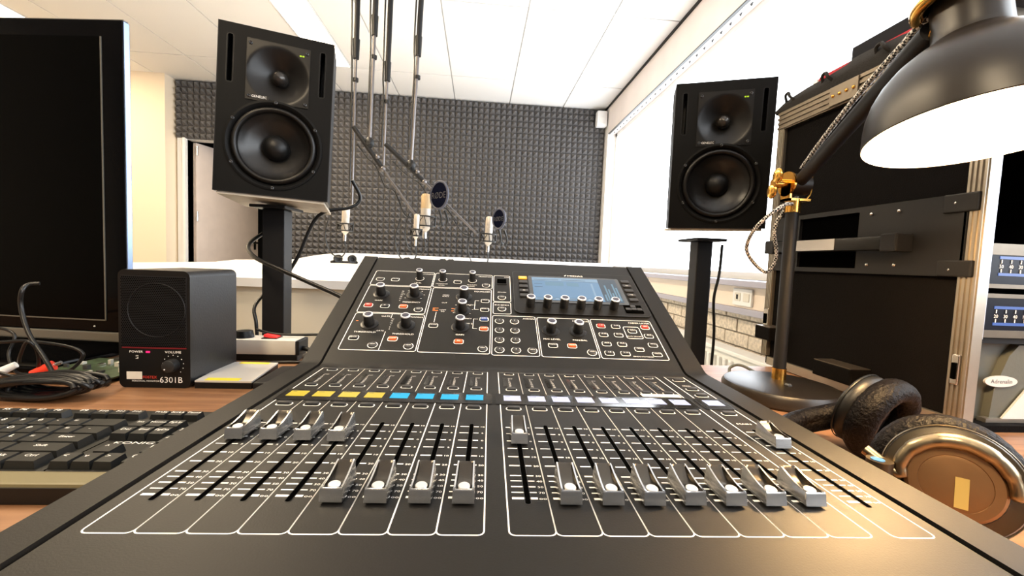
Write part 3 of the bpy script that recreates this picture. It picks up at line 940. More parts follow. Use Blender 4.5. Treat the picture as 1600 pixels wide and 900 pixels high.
usb = uput('memory_port', mesh_of('memory_port', MB().box(-.0075, .0075, -.005, .008, 0, .0022, .0008), 'slot'), 206.5, 210)
put('port_lip', mesh_of('port_lip', MB().box(-.008, .008, -.0068, -.005, 0, .0010), 'btn'), usb)

# display section: raised bezel, screen, side keys, six encoders, cursor pad
pts = rrect(225 * mm, 428.5 * mm, 121 * mm, 245 * mm, .010, 5, .004)
bz = obj('display_bezel', MB().prism(pts, 0, .0022), 'console', con, UP(0, 0, 0), UR)
mb = MB(); outline(mb, pts, .0012, .0022); 
obj('bezel_edge', mb, 'knob', bz)
obj('screen_surround', MB().prism(rrect(250 * mm, 402 * mm, 150 * mm, 231 * mm, .003), .0022, .0030), 'bezel', bz)
sc_ = obj('touchscreen', MB().box(256 * mm, 396 * mm, 157 * mm, 226 * mm, .003, .0034), 'touch', con, UP(0, 0, 0), UR)
def sq(name, mt_, rects, z):
    mb = MB()
    for x0, x1, y0, y1 in rects:
        mb.box(x0 * mm, x1 * mm, y0 * mm, y1 * mm, z, z + .00004)
    obj(name, mb, mt_, sc_)
sq('screen_meters_panel', 'touchd', [(366, 396, 157, 226)], .0034)
sq('screen_header', 'touchl', [(256, 366, 215, 226), (258, 364, 158, 163)], .0034)
sq('screen_curve_box', 'touchg', [(277, 307, 200, 212), (312, 332, 200, 212)], .0034)
sq('screen_lines', 'touchd', [(259, 300, 218.5, 219.5), (305, 345, 218.5, 219.5), (259, 272, 205, 206), (259, 272, 195, 196), (256, 366, 214.6, 215.1), (256, 366, 163.5, 164)] + [(260 + 17 * k, 272 + 17 * k, 160, 161.2) for k in range(6)], .00345)
sq('screen_level_bars', 'touchg', [(369 + 4.4 * k, 371.6 + 4.4 * k, 160, 164 + (k * 29) % 41 + 14) for k in range(6)], .00345)
sq('screen_fader_bar', 'touchl', [(352, 355, 172, 210)], .00345)
kme = {k: mesh_of('screen_key', MB().box(-.0070, .0070, -.0038, .0038, 0, .0024, .001), k, 40) for k in ('btn', 'amber_lit')}
for k, y in enumerate((222.5, 208.5, 194.8, 181, 167)):
    b_ = uput('screen_key', kme['amber_lit' if k == 0 else 'btn'], 241, y, 2.2)
    letters_on(b_, ('Home', 'MTX', 'GRP', 'Alt', 'AUX')[k], .00245, 3)
for k, y in enumerate((221.5, 207.6, 192.8, 179, 165.2)):
    b_ = uput('screen_key', kme['btn'], 412.3, y, 2.2)
    letters_on(b_, ('SOLO', 'SEL', 'MUTE', 'USB', 'VIEW')[k], .00245, 3)
for k in range(6):
    x = 248.5 + 25.25 * k
    kk = uput('rotary_knob', knob_me, x, 140, 2.2)
    put('knob_ring', kring_me, kk, (0, 0, .0155))
    put('knob_cap', ktop_me, kk, (0, 0, .0155))
pad = uput('cursor_pad', mesh_of('cursor_pad', MB().box(-.0135, .0135, -.0105, .0105, 0, .0012, .001), 'slot'), 405, 139.5, 2.2)
ck = mesh_of('cursor_key', MB().box(-.0040, .0040, -.0030, .0030, .0012, .0026, .0008), 'btn', 40)
for dx, dy in ((0, 5.5), (0, -1.5), (-8.5, -2), (8.5, -2)):
    c_ = put('cursor_key', ck, pad, (dx * mm, dy * mm, 0))
mb = MB().text('MIDAS', 331 * mm, 234.5 * mm, .0023, 6.2 * mm, sx=1.5)
for k in range(3):
    mb.box((312.5 + k * 1.2) * mm, (313.3 + k * 1.2) * mm, (234.5 + k) * mm, (239.5 - (2 - k)) * mm, .0023, .00235)
obj('brand_lettering', mb, 'print', bz)
# ================================================================ STUDIO MONITORS AND STANDS
def rotx90():
    return Matrix.Rotation(PI / 2, 4, 'X')
spk_cache = {}
def monitor(label, loc, yaw_, pitch, roll):
    t = thing('studio_monitor', label, 'loudspeaker', loc, group='pair of studio monitors')
    t.rotation_mode = 'YXZ'
    t.rotation_euler = (pitch, roll, yaw_)
    if not spk_cache:
        w, h, d = .125, .1975, .29
        cb = MB()
        wb, hb = .105, .19                       # cabinet narrows towards the back
        vs = [(-w, 0, -h), (w, 0, -h), (w, 0, h), (-w, 0, h), (-w, .10, -h), (w, .10, -h), (w, .10, h), (-w, .10, h), (-wb, d, -hb), (wb, d, -hb), (wb, d, hb), (-wb, d, hb)]
        fs = []
        for a in (0, 4):
            for i in range(4):
                j = (i + 1) % 4
                fs.append((a + i, a + 4 + i, a + 4 + j, a + j))
        fs.append((8, 11, 10, 9))
        cb.add(vs, fs)
        spk_cache['cabinet'] = (mesh_of('cabinet', cb, 'spkside'), (0, 0, 0))
        # front baffle with openings
        bf = MB()
        NX, NZ = 50, 79
        zc, rw = -.075, .1075
        def hole(x, z):
            if math.hypot(x, z - zc) < rw - .002:
                return True
            if abs(x - .003) < .066 and .030 < z < .168:
                return True
            if abs(abs(x) - .1) < .0065 and .062 < z < .170:
                return True
            return False
        for i in range(NX):
            for k in range(NZ):
                x0, x1 = -w + 2 * w * i / NX, -w + 2 * w * (i + 1) / NX
                z0, z1 = -h + 2 * h * k / NZ, -h + 2 * h * (k + 1) / NZ
                if not hole((x0 + x1) / 2, (z0 + z1) / 2):
                    bf.add([(x0, 0, z0), (x1, 0, z0), (x1, 0, z1), (x0, 0, z1)], [(0, 1, 2, 3)])
        spk_cache['baffle'] = (mesh_of('baffle', bf, 'spk'), (0, 0, 0))
        rim = MB()
        pts_ = [(-w, -h), (w, -h), (w, h), (-w, h)]
        rim.T = rotx90()
        outline(rim, pts_, .002, .0006)
        spk_cache['edge_bevel'] = (mesh_of('edge_bevel', rim, 'spkside'), (0, 0, 0))
        # waveguide plate: concave dish around the dome
        wg = MB()
        N = 34
        vs, fs = [], []
        W2, H2 = .0685, .0715
        for k in range(N + 1):
            for i in range(N + 1):
                x, z = -W2 + 2 * W2 * i / N, -H2 + 2 * H2 * k / N
                r = math.hypot(x, z + .005)
                e = max(abs(x) / W2, abs(z) / H2)
                dep = .036 * max(0.0, 1 - r / .068) ** 1.15
                vs.append((x, -.002 + dep, z))
        for k in range(N):
            for i in range(N):
                a = k * (N + 1) + i
                fs.append((a, a + 1, a + N + 2, a + N + 1))
        wg.add(vs, fs)
        wg.T = rotx90()
        outline(wg, [(-W2, -H2), (W2, -H2), (W2, H2), (-W2, H2)], .0012, .0022)
        spk_cache['waveguide'] = (mesh_of('waveguide', wg, 'guide', 50), (.003, 0, .099))
        dm = MB(); dm.T = rotx90()
        dm.lathe([(.020, -.026), (.0185, -.022), (.0170, -.012), (.0135, -.004), (.008, .0), (.0, .0015)], 28)
        spk_cache['tweeter_dome'] = (mesh_of('tweeter_dome', dm, 'dome', 60), (.003, 0, .094))
        wf = MB(); wf.T = rotx90()
        wf.lathe([(.1085, -.004), (.1085, .0022), (.1035, .0030), (.0985, .0005), (.0945, -.006)], 56)
        spk_cache['woofer_frame'] = (mesh_of('woofer_frame', wf, 'spk', 35), (.0, 0, zc))
        sr = MB(); sr.T = rotx90()
        sr.lathe([(.0945, -.006), (.0935, -.001), (.0900, .0035), (.0855, .0045), (.0815, .002), (.0795, -.003)], 56)
        spk_cache['surround'] = (mesh_of('surround', sr, 'guide', 60), (.0, 0, zc))
        cn = MB(); cn.T = rotx90()
        cn.lathe([(.0797, -.003), (.0785, -.006), (.0600, -.015), (.0310, -.030)], 56)
        spk_cache['woofer_cone'] = (mesh_of('woofer_cone', cn, 'cone', 60), (.0, 0, zc))
        dc = MB(); dc.T = rotx90()
        dc.lathe([(.0315, -.030), (.0300, -.021), (.0255, -.013), (.018, -.0075), (.009, -.0045), (0, -.0038)], 40)
        spk_cache['dust_cap'] = (mesh_of('dust_cap', dc, 'rubber', 60), (.0, 0, zc))
        sl = MB(); sl.T = rotx90()
        pr_ = rrect(-.0068, .0068, -.056, .056, .0066, 5)
        sl.add([(x, y, -.05) for x, y in pr_], [tuple(range(len(pr_)))])
        n = len(pr_)
        sl.add([(x, y, .0) for x, y in pr_] + [(x, y, -.05) for x, y in pr_], [(i, (i + 1) % n, n + (i + 1) % n, n + i) for i in range(n)])
        sl2 = [(x * 1.16, y * 1.02) for x, y in pr_]
        sl.add([(x, y, .0002) for x, y in sl2] + [(x, y, .0002) for x, y in pr_], [(i, (i + 1) % n, n + (i + 1) % n, n + i) for i in range(n)])
        spk_cache['bass_slot'] = (mesh_of('bass_slot', sl, 'rubber'), None)
        sc = MB(); sc.T = rotx90()
        sc.lathe([(.0042, 0), (.0042, .0016), (.0026, .0022), (.0014, .0010), (0, .0008)], 14)
        spk_cache['screw'] = (mesh_of('screw', sc, 'screw', 40), None)
        pl = MB().box(-.118, .118, .004, .275, -.2045, -.1976, .001)
        spk_cache['base_plate'] = (mesh_of('base_plate', pl, 'spkbase'), (0, 0, 0))
        gl = MB(); gl.T = rotx90()
        gl.text('GENELEC', 0, 0, .0026, .0078, sx=1.0)
        spk_cache['brand_lettering'] = (mesh_of('brand_lettering', gl, 'print'), (-.036, 0, .0335))
        bl_ = MB(); bl_.T = rotx90(); bl_.prism(rrect(-.020, .020, -.0025, .0075, .001), 0, .0024)
        spk_cache['brand_badge'] = (mesh_of('brand_badge', bl_, 'rubber'), (-.036, 0, .0335))
        lg = MB(); lg.T = rotx90(); lg.prism(rrect(-.0022, .0022, -.0016, .0016, .0008), 0, .003); 
        spk_cache['power_led'] = (mesh_of('power_led', lg, 'led_g'), None)
    for nme, (me, lc) in spk_cache.items():
        if lc is not None:
            put(nme, me, t, lc)
    for sx_ in (-.1, .1):
        put('bass_slot', spk_cache['bass_slot'][0], t, (sx_, 0, .116))
    for x, z in ((-.058, .160), (.064, .160), (-.058, .036), (.064, .036)):
        put('screw', spk_cache['screw'][0], t, (x, -.0018, z))
    for k in range(6):
        a = math.radians(60 * k + 30)
        put('screw', spk_cache['screw'][0], t, (.1035 * math.sin(a + PI / 6) * 1.0, -.0022, -.075 + .1035 * math.cos(a + PI / 6 + 0.0)))
    for x in (.050, .056):
        put('power_led', spk_cache['power_led'][0], t, (x, 0, .152))
    return t
monitor('black two-way studio monitor on the left stand, beside the television', (-.5078, 1.1103, 1.3053), .2637, -.0106, .0308)
monitor('black two-way studio monitor on the right stand, in front of the bright window', (.657, 1.1449, 1.2854), -.3542, .0733, -.0089)

def speaker_stand(label, x, y, ztop, w, d, yaw_, tiltx=0):
    t = thing('speaker_stand', label, 'speaker stand', (x, y, 0), (0, 0, yaw_), 'pair of speaker stands')
    obj('base', MB().box(-.15, .15, -.20, .05, 0, .02, .003), 'stand', t)
    obj('pole', MB().box(-w / 2, w / 2, -d / 2, d / 2, .02, ztop - .008, .003), 'stand', t)
    obj('top_plate', MB().box(-.045, .045, -.06, .06, ztop - .008, ztop, .002), 'stand', t)
speaker_stand('black square-post stand under the left studio monitor', -.553, 1.225, 1.093, .058, .05, .0)
speaker_stand('black square-post stand under the right studio monitor', .671, 1.24, 1.062, .047, .047, .0)

# ================================================================ DESK LAMP
lamp = thing('desk_lamp', 'black desk lamp with brass fittings and lit dome shade at right', 'lamp', (.542, .702, .75))
LX, LY, LZ = .542, .702, .75
def lp(x, y, z):
    return (x - LX, y - LY, z - LZ)
obj('base', MB().lathe([(.0, .0), (.089, .0), (.0925, .004), (.0925, .019), (.089, .0245), (.083, .026), (0, .026)], 56), 'lampblk', lamp, smooth=35)
obj('base_bolt', MB().lathe([(.0065, .0), (.0065, .002), (.0045, .0045), (0, .005)], 6), 'screw', lamp, (.002, -.018, .026))
obj('pole', MB().cyl(lp(.561, .73, .785), lp(.561, .73, 1.085), .0105, 20), 'stand', lamp, smooth=40)
obj('pole_foot', MB().cyl(lp(.561, .73, .776), lp(.561, .73, .796), .0118, 20), 'brass', lamp, smooth=40)
obj('pole_ferrule', MB().cyl(lp(.561, .73, 1.080), lp(.561, .73, 1.103), .0125, 20), 'brass', lamp, smooth=40)
fk_ = MB()
fk_.box(*[v for p in zip(lp(.545, .718, 1.100), lp(.585, .742, 1.104)) for v in p])
fk_.cyl(lp(.545, .730, 1.130), lp(.5485, .730, 1.130), .022, 24)
fk_.box(*[v for p in zip(lp(.545, .718, 1.100), lp(.5485, .742, 1.130)) for v in p])
fork = obj('fork', fk_, 'brass', lamp, smooth=40)
wn = MB().cyl(lp(.520, .730, 1.130), lp(.545, .730, 1.130), .008, 16)
wn.sphere(lp(.523, .723, 1.142), .012, 14, .45, 1.0, 1.15).sphere(lp(.523, .735, 1.117), .012, 14, .45, 1.0, 1.15)
obj('wing_nut', wn, 'brass', lamp, smooth=50)
obj('joint', MB().cyl(lp(.5487, .730, 1.130), lp(.582, .730, 1.130), .019, 24), 'lampblk', lamp, smooth=40)
obj('wire_clip', MB().tube([lp(.585, .730, 1.104), lp(.592, .728, 1.118), lp(.588, .724, 1.148), lp(.584, .722, 1.152)], .0016, 6, smooth=4), 'brass', lamp)
A0, A1 = Vector((.566, .728, 1.132)), Vector((.436, .398, 1.214))
obj('arm', MB().cyl(lp(*A0), lp(*A1), .0105, 20), 'stand', lamp, smooth=40)
# shade: built around its own axis, then placed
ax = Vector((.0, .17, .985)).normalized()
cen = Vector((.452, .36, 1.107))
q = ax.to_track_quat('Z', 'Y').to_matrix().to_4x4()
q.translation = cen - Vector((LX, LY, LZ))
sh = MB(); sh.T = q
prof = [(.0847, 0), (.0853, .001), (.0850, .004), (.0832, .018), (.0805, .030), (.0755, .043), (.0680, .056), (.0580, .068), (.0460, .078), (.0350, .085), (.0295, .0905), (.0278, .097), (.0272, .128), (.0255, .133)]
sh.lathe(prof, 64)
shade = obj('lamp_shade', sh, 'lampblk', lamp, smooth=30)
si = MB(); si.T = q
si.lathe([(.0847, 0.0), (.0820, .018), (.0795, .029), (.0745, .042), (.0670, .055), (.0570, .067), (.0450, .0765), (.0300, .082), (.0, .083)][::-1], 64)
obj('shade_lining', si, 'lampin', shade, smooth=60)
rg = MB(); rg.T = q
rg.tube([(.036 * math.cos(2 * PI * i / 40), .036 * math.sin(2 * PI * i / 40), .131) for i in range(40)], .0055, 10, closed=True)
obj('neck_ring', rg, 'brass', lamp, smooth=60)
tc_ = MB(); tc_.T = q
tc_.lathe([(.034, .131), (.033, .150), (.026, .162), (.012, .168), (0, .169)], 36)
obj('socket_cap', tc_, 'lampblk', lamp, smooth=40)
cl = MB().cyl(lp(.436, .398, 1.214), lp(.446, .384, 1.207), .008, 14)
cl.tube([lp(.433, .392, 1.213), lp(.437, .386, 1.219), lp(.431, .388, 1.222)], .0016, 6, smooth=3)
obj('shade_bolt', cl, 'brass', lamp, smooth=40)
bu = MB(); bu.T = q
bu.sphere((0, 0, .040), .024, 20)
bulb = obj('bulb', bu, 'bulb', lamp, smooth=60)
cb_ = MB().tube([lp(*p) for p in ((.5535, .722, 1.094), (.530, .708, 1.090), (.508, .715, 1.072), (.497, .74, 1.045), (.510, .775, 1.012), (.549, .80, .983), (.574, .80, .972), (.578, .785, 1.003), (.556, .765, 1.055), (.563, .742, 1.098), (.573, .733, 1.11))], .0034, 8, smooth=6)
d_ = (A1 - A0)
pts = []
for i in range(12):
    u = .06 + .90 * i / 11
    p = A0 + d_ * u
    pts.append(lp(p.x - .003, p.y, p.z + .0155 + .010 * math.sin(u * 3.1)))
pts += [lp(.450, .372, 1.248), lp(.454, .381, 1.262)]
cb_.tube(pts, .0036, 8, smooth=4)
obj('braided_cable', cb_, 'braid', lamp, smooth=60)
pl_ = bpy.data.lights.new('lamp_bulb_light', 'POINT')
pl_.energy = LAMP_POWER
pl_.color = (1.0, 0.62, 0.27)
pl_.shadow_soft_size = .024
po = bpy.data.objects.new('lamp_bulb_light', pl_)
COL.objects.link(po)
po.parent = lamp
po.location = q @ Vector((0, 0, .012))

# ================================================================ FLIGHT CASE WITH RACK UNITS
CX, CY0, CY1, CZ0, CZ1 = .70, .545, .97, .752, 1.345
case = thing('flight_case', 'tall black rack flight case with aluminium edges at right', 'flight case', (CX, CY0, .75))
def cp(x0, x1, y0, y1, z0, z1, bev=0.0):
    return (x0 - CX, x1 - CX, y0 - CY0, y1 - CY0, z0 - .75, z1 - .75) + ((bev,) if bev else ())
obj('side_panel', MB().box(*cp(.704, .714, .55, .965, CZ0, 1.34)), 'case', case)
obj('side_panel', MB().box(*cp(1.222, 1.232, .55, .965, CZ0, 1.34)), 'case', case)
obj('top_panel', MB().box(*cp(.714, 1.222, .55, .965, 1.325, 1.34)), 'case', case)
obj('bottom_panel', MB().box(*cp(.714, 1.222, .55, .965, .7505, .7600)), 'case', case)
obj('rear_panel', MB().box(*cp(.714, 1.222, .958, .965, .76, 1.325)), 'case', case)
def ribbed(name, x0, x1, y0, y1, z0, z1, axis, m_='alu'):
    mb = MB().box(*cp(x0, x1, y0, y1, z0, z1))
    n = 4
    for k in range(n):
        if axis == 'y':
            a = z0 + (z1 - z0) * (k + .25) / n
            mb.box(*cp(x0 - .0025, x0, y0, y1, a, a + (z1 - z0) / n * .5))
        else:
            a = y0 + (y1 - y0) * (k + .25) / n
            mb.box(*cp(x0 - .0025, x0, a, a + (y1 - y0) / n * .5, z0, z1))
    return obj(name, mb, m_, case)
ribbed('edge_profile', .699, .7150, .5400, .566, CZ0, 1.305, 'z')
ribbed('edge_profile', .697, .715, .952, .972, CZ0 + .02, 1.305, 'z')
ribbed('edge_profile', .695, .730, .545, .972, 1.303, 1.345, 'y', 'aludark')
obj('bottom_edge', MB().box(*cp(.697, .706, .566, .952, CZ0, CZ0 + .018)), 'alu', case)
br = obj('corner_bracket', MB().box(*cp(.690, .695, .757, .822, 1.306, 1.343), .001), 'aludark', case)
for k in range(4):
    obj('rivet', MB().sphere((.690 - CX, .766 + k * .0155 - CY0, 1.3245 - .75), .0035, 10), 'brass', br, smooth=60)
pt = MB().box(*cp(.6965, .7035, .592, .955, .976, .985)).box(*cp(.6965, .7035, .592, .955, 1.088, 1.097)).box(*cp(.6965, .7035, .560, .735, .985, 1.088)).box(*cp(.6965, .7035, .880, .955, .985, 1.088)).box(*cp(.693, .699, .546, .592, .976, 1.000, .002)).box(*cp(.693, .699, .546, .592, 1.070, 1.097, .002))
plate = obj('handle_plate', pt, 'stand', case)
obj('handle_well', MB().box(*cp(.7030, .7045, .735, .880, .985, 1.088)), 'slot', case)
for y, z in ((.575, .986), (.575, 1.084), (.66, .992), (.66, 1.082), (.71, .992), (.71, 1.082), (.92, 1.07), (.92, .992)):
    obj('screw', MB().sphere((.6955 - CX, y - CY0, z - .75), .0032, 8), 'steel', plate, smooth=60)
hb_ = obj('handle', MB().box(*cp(.668, .690, .640, .945, 1.016, 1.040), .005), 'rubber', case, smooth=40)
obj('handle_grip_plate', MB().box(*cp(.6665, .668, .752, .880, 1.018, 1.039)), 'steel', hb_)
for y in (.640, .925):
    obj('handle_bracket', MB().box(*cp(.665, .6965, y - .008, y + .020, 1.013, 1.043), .003), 'stand', hb_)
for y0, y1, z in ((.905, .955, .815), (.690, .775, .775)):
    ft_ = obj('side_foot', MB().box(*cp(.664, .7035, y0, y1, z, z + .030), .003), 'case', case)
    obj('foot_lit_top', MB().box(*cp(.665, .7035, y0 + .001, y1 - .001, z + .0295, z + .0310)), 'aludark', ft_)  # added lighter plate paints the light falling on the foot's top
for y, z, w_ in ((.553, .842, .0050), (.962, .862, .008)):
    lt = obj('latch', MB().box(*cp(.693, .699, y - w_, y + w_, z - .022, z + .022), .0015), 'steel', case)
    obj('latch_catch', MB().box(*cp(.690, .693, y - w_ * .5, y + w_ * .5, z - .014, z + .010), .001), 'slot', lt)
rail_mb = MB().box(*cp(.7152, .7265, .548, .5500, .888, 1.32)).box(*cp(.7152, .7172, .5500, .575, .888, 1.32))
rl = obj('rack_rail', rail_mb, 'alub', case)
hm = MB(); hm.T = rotx90(); hm.lathe([(.0036, 0), (.0036, .0006)], 14, True, True)
hme = mesh_of('rail_hole', hm, 'slot')
z, k = .900, 0
while z < 1.315:
    put('rail_hole', hme, rl, (.7190 - CX, .5479 - CY0, z - .75))
    z += (.0159, .0159, .0127)[k % 3]
    k += 1
rr = obj('rack_rail', MB().box(*cp(1.185, 1.2015, .560, .5625, .888, 1.32)), 'alub', case)
obj('rack_shelf', MB().box(*cp(.716, 1.22, .562, .95, .880, .888)), 'stand', case)
def rack_unit(label, z0, ticks, tb, bb):
    t = thing('rack_unit', label, 'rack unit', (.7285, .552, z0), group='rack units in the flight case')
    h = .064
    obj('unit_body', MB().box(.0, .428, .004, .24, 0.001, h - .001), 'stand', t)
    b = MB().box(.0, .43, 0, .004, 0, bb).box(.0, .43, 0, .004, h - tb, h).box(.41, .43, 0, .004, bb, h - tb)
    obj('faceplate', b, 'aludark', t)
    obj('meter_window', MB().box(.0, .41, .0015, .004, bb, h - tb), 'rackface', t)
    mb = MB()
    for zz in ((.018, .022), (.042, .046)):
        mb.box(.018, .20, .0008, .0016, *zz)
    obj('meter_strip', mb, 'blueled', t)
    mb = MB(); mb.T = rotx90()
    for i, s_ in enumerate(ticks):
        x = .021 + i * .0155
        mb.text(s_, x, .029, -.0006, .007)
        mb.box(x - .0006, x + .0006, .0225, .0275, -.0008, -.0004).box(x - .0006, x + .0006, .036, .041, -.0008, -.0004)
    obj('meter_lettering', mb, 'print', t)
rack_unit('upper silver rack unit with blue meter strip', .962, ['50', '40', '30', '20', '10', '5'], .016, .006)
rack_unit('lower silver rack unit with blue meter strip, just above the grey case', .890, ['20', '30', '40', '10', '5', '0'], .006, .011)
# moulded grey case standing in the bottom of the rack
g = thing('moulded_case', 'grey moulded plastic case with oval badge at the bottom of the rack', 'case', (.7165, .575, .760))
prf = [(0, .006), (.0, .108), (.012, .118), (.40, .118), (.42, .10), (.42, .006), (.41, 0), (.01, 0)]
mb = MB(); mb.T = Matrix.Translation((0, 0.3, 0)) @ rotx90()
mb.prism(prf, 0.0, .295)
obj('case_shell', mb, 'greyplastic', g, smooth=30)
arc = [(.02 + .20 * math.cos(a), -.02 + .135 * math.sin(a)) for a in [math.radians(85 - 9 * i) for i in range(9)]]
mb = MB(); mb.T = Matrix.Translation((0, .006, 0)) @ rotx90()
mb.prism([(.062, .0), (.066, .05), (.085, .10), (.10, .117), (.4, .117), (.4, 0)], 0, .012)
obj('case_door', mb, 'greyplastic', g, smooth=30)
for z in (.022, .082):
    mb = MB(); mb.T = Matrix.Translation((0, -.001, 0)) @ rotx90()
    mb.prism(rrect(-.002, .036, z, z + .016, .007), -.003, .0005)
    obj('finger_recess', mb, 'slot', g)
mb = MB(); mb.T = Matrix.Translation((.072, -.007, .062)) @ rotx90()
mb.prism([(.027 * math.cos(2 * PI * i / 28), .0085 * math.sin(2 * PI * i / 28)) for i in range(28)], -.0005, .0025)
bd = obj('badge', mb, 'badge', g)
mb = MB(); mb.T = Matrix.Translation((.072, -.007, .062)) @ rotx90(); mb.text('Adrenalin', 0, -.0028, .0027, .0092)
obj('badge_lettering', mb, 'scr_ink', bd)
mb = MB(); mb.T = Matrix.Translation((0, -.008, 0)) @ rotx90()
mb.prism([(.078, .006), (.115, .052), (.30, .06), (.36, .006)], 0, .003)
obj('case_lid_panel', mb, 'badge', g)
obj('case_foot_edge', MB().box(.05, .42, -.012, .0, 0, .006), 'alu', g)

# soft bag and instruments on top of the flight case
bagt = thing('gig_bag', 'black padded instrument bag with webbing loops on the flight case', 'bag', (.70, .52, 1.346))
NY, NXX = 30, 8
vs, fs = [], []
for j in range(NY + 1):
    y = .47 * j / NY
    edge = min(1, (y + .004) / .03, (.474 - y) / .10)
    hgt = .012 + .028 * max(0, edge) ** .6 + .003 * math.sin(y * 31) + (.006 if .17 < y < .27 else 0)
    ring = [(0, 0), (-.004, hgt * .4), (.004, hgt * .85), (.022, hgt), (.032, min(hgt, .0425)), (.10, min(hgt, .0425)), (.24, hgt * .9), (.40, hgt * .8), (.42, hgt * .3), (.42, 0)]
    vs += [(x, y, z) for x, z in ring]
nr = 10
for j in range(NY):
    for i in range(nr - 1):
        fs.append((j * nr + i, (j + 1) * nr + i, (j + 1) * nr + i + 1, j * nr + i + 1))
    fs.append((j * nr + nr - 1, (j + 1) * nr + nr - 1, (j + 1) * nr, j * nr))
fs += [tuple(range(nr)), tuple(range(NY * nr, NY * nr + nr))[::-1]]
obj('bag_body', MB().add(vs, fs), 'bag', bagt, smooth=70)
for y in (.425, .32, .20, .06):
    lpn = MB().tube([(.004, y - .014, .012), (-.010, y - .010, .024), (-.006, y, .036), (-.004, y + .012, .034), (.002, y + .016, .022)], .0032, 6, smooth=4)
    obj('webbing_loop', lpn, 'bag', bagt, smooth=60)
kd = thing('stage_keyboard', 'red stage keyboard peeking out of the black bag', 'keyboard', (.735, .53, 1.3895))
obj('keyboard_body', MB().box(.0, .20, .0, .38, 0, .0155, .004), 'redgloss', kd, smooth=40)
obj('end_cheek', MB().box(-.002, .20, .38, .394, 0, .013, .003), 'badge', kd)
uc = thing('upper_case', 'flat navy-black case lying highest on the flight case stack', 'case', (.95, .56, 1.394))
obj('case_body', MB().box(0, .30, 0, .51, 0, .168, .003), 'navy', uc)
for z in (.030, .040, .050):
    obj('side_rib', MB().box(-.006, 0, .03, .20, z, z + .007, .002), 'alu', uc)

# ================================================================ BIG HEADPHONES ON THE DESK
hp = thing('headphones', 'large closed headphones with copper ear plates lying right of the console', 'headphones', (.42, .36, .75))
HO = Vector((.42, .36, .75))
def frame(c, n):
    n = Vector(n).normalized()
    u = Vector((0, 0, 1)).cross(n).normalized()
    v = n.cross(u)
    mt_ = Matrix((u, v, n)).transposed().to_4x4()
    mt_.translation = Vector(c) - HO
    return mt_
def cup(c, n, first):
    F = frame(c, n) @ Matrix.Scale(.86, 4)
    mb = MB(); mb.T = F
    mb.lathe([(.0, .010), (.036, .010), (.0375, .006), (.042, .004), (.0505, .002), (.0525, -.002), (.0520, -.008), (.047, -.016), (.040, -.020)], 48)
    shell = obj('ear_cup', mb, 'darkgold' if first else 'rubber', hp, smooth=35)
    mb = MB(); mb.T = F
    mb.lathe([(.0515, .0025), (.0524, .0035), (.0532, .0020), (.0526, .0005)], 48)
    obj('cup_rim', mb, 'gold' if first else 'rubber', shell, smooth=60)
    mb = MB(); mb.T = F
    mb.lathe([(0, .0130), (.022, .0128), (.0255, .0122), (.026, .0130), (.033, .0126), (.0355, .0105)], 48)
    obj('ear_plate', mb, 'bronze' if first else 'rubber', shell, smooth=30)
    pad = MB(); pad.T = F
    vs, fs = [], []
    NS = 14
    for i in range(72):                                  # wrinkled cushion
        a = 2 * PI * i / 72
        wr = 1 + .020 * math.sin(i * 2.9) + .014 * math.sin(i * 5.3 + 1)
        for k in range(NS):
            b_ = 2 * PI * k / NS
            r = .0465 + .0150 * math.cos(b_) * wr
            vs.append((r * math.cos(a), r * math.sin(a), -.030 + .0185 * math.sin(b_) * wr))
    for i in range(72):
        for k in range(NS):
            fs.append((i * NS + k, ((i + 1) % 72) * NS + k, ((i + 1) % 72) * NS + (k + 1) % NS, i * NS + (k + 1) % NS))
    pad.add(vs, fs)
    obj('ear_cushion', pad, 'leather', shell, smooth=70)
    mb = MB(); mb.T = F
    mb.lathe([(.0, -.024), (.036, -.024)], 32)
    obj('driver_cloth', mb, 'rubber', shell)
    return F, shell
F1, s1 = cup((.4000, .312, .8040), (-.66, -.72, .20), True)
F2, s2 = cup((.484, .487, .8065), (-.30, .92, .25), False)
mb = MB(); mb.T = F1
pa = []
for i in range(15):
    a = math.radians(186 - i * 13.5)
    pa.append((.0395 * math.cos(a), .0395 * math.sin(a), .0125 + .004 * math.sin(PI * i / 14)))
mb.tube([(-.066, .012, .006)] + pa, [.0055, .0060, .0068, .0075, .0070, .0060, .0050, .0030], 12, smooth=3)
obj('swivel_arm', mb, 'gold', hp, smooth=60)
hx = Vector((.3545, .332, .800)) - HO
mb = MB().cyl((hx.x, hx.y, hx.z - .035), (hx.x, hx.y, hx.z + .013), .0095, 20)
hinge_ = obj('hinge_post', mb, 'darkgold', hp, smooth=40)
obj('blue_dot', MB().cyl((hx.x - .002, hx.y, hx.z + .013), (hx.x - .002, hx.y, hx.z + .0136), .0050, 16), 'bluecap', hinge_)
mb = MB(); mb.T = F1
mb.box(.000, .0095, -.021, .007, .0128, .0136)
obj('yellow_label', mb, 'tape', hp)
bd_ = [Vector(p) - HO for p in ((.478, .505, .795), (.462, .512, .788), (.430, .512, .781), (.395, .495, .776), (.368, .450, .773), (.352, .39, .772), (.350, .35, .775))]
hb2 = MB()
for dz, r in ((0, .012), (-.007, .013)):
    hb2.tube([p + Vector((0, 0, dz)) for p in bd_], r, 12, smooth=5)
obj('headband', hb2, 'leather', hp, smooth=70)

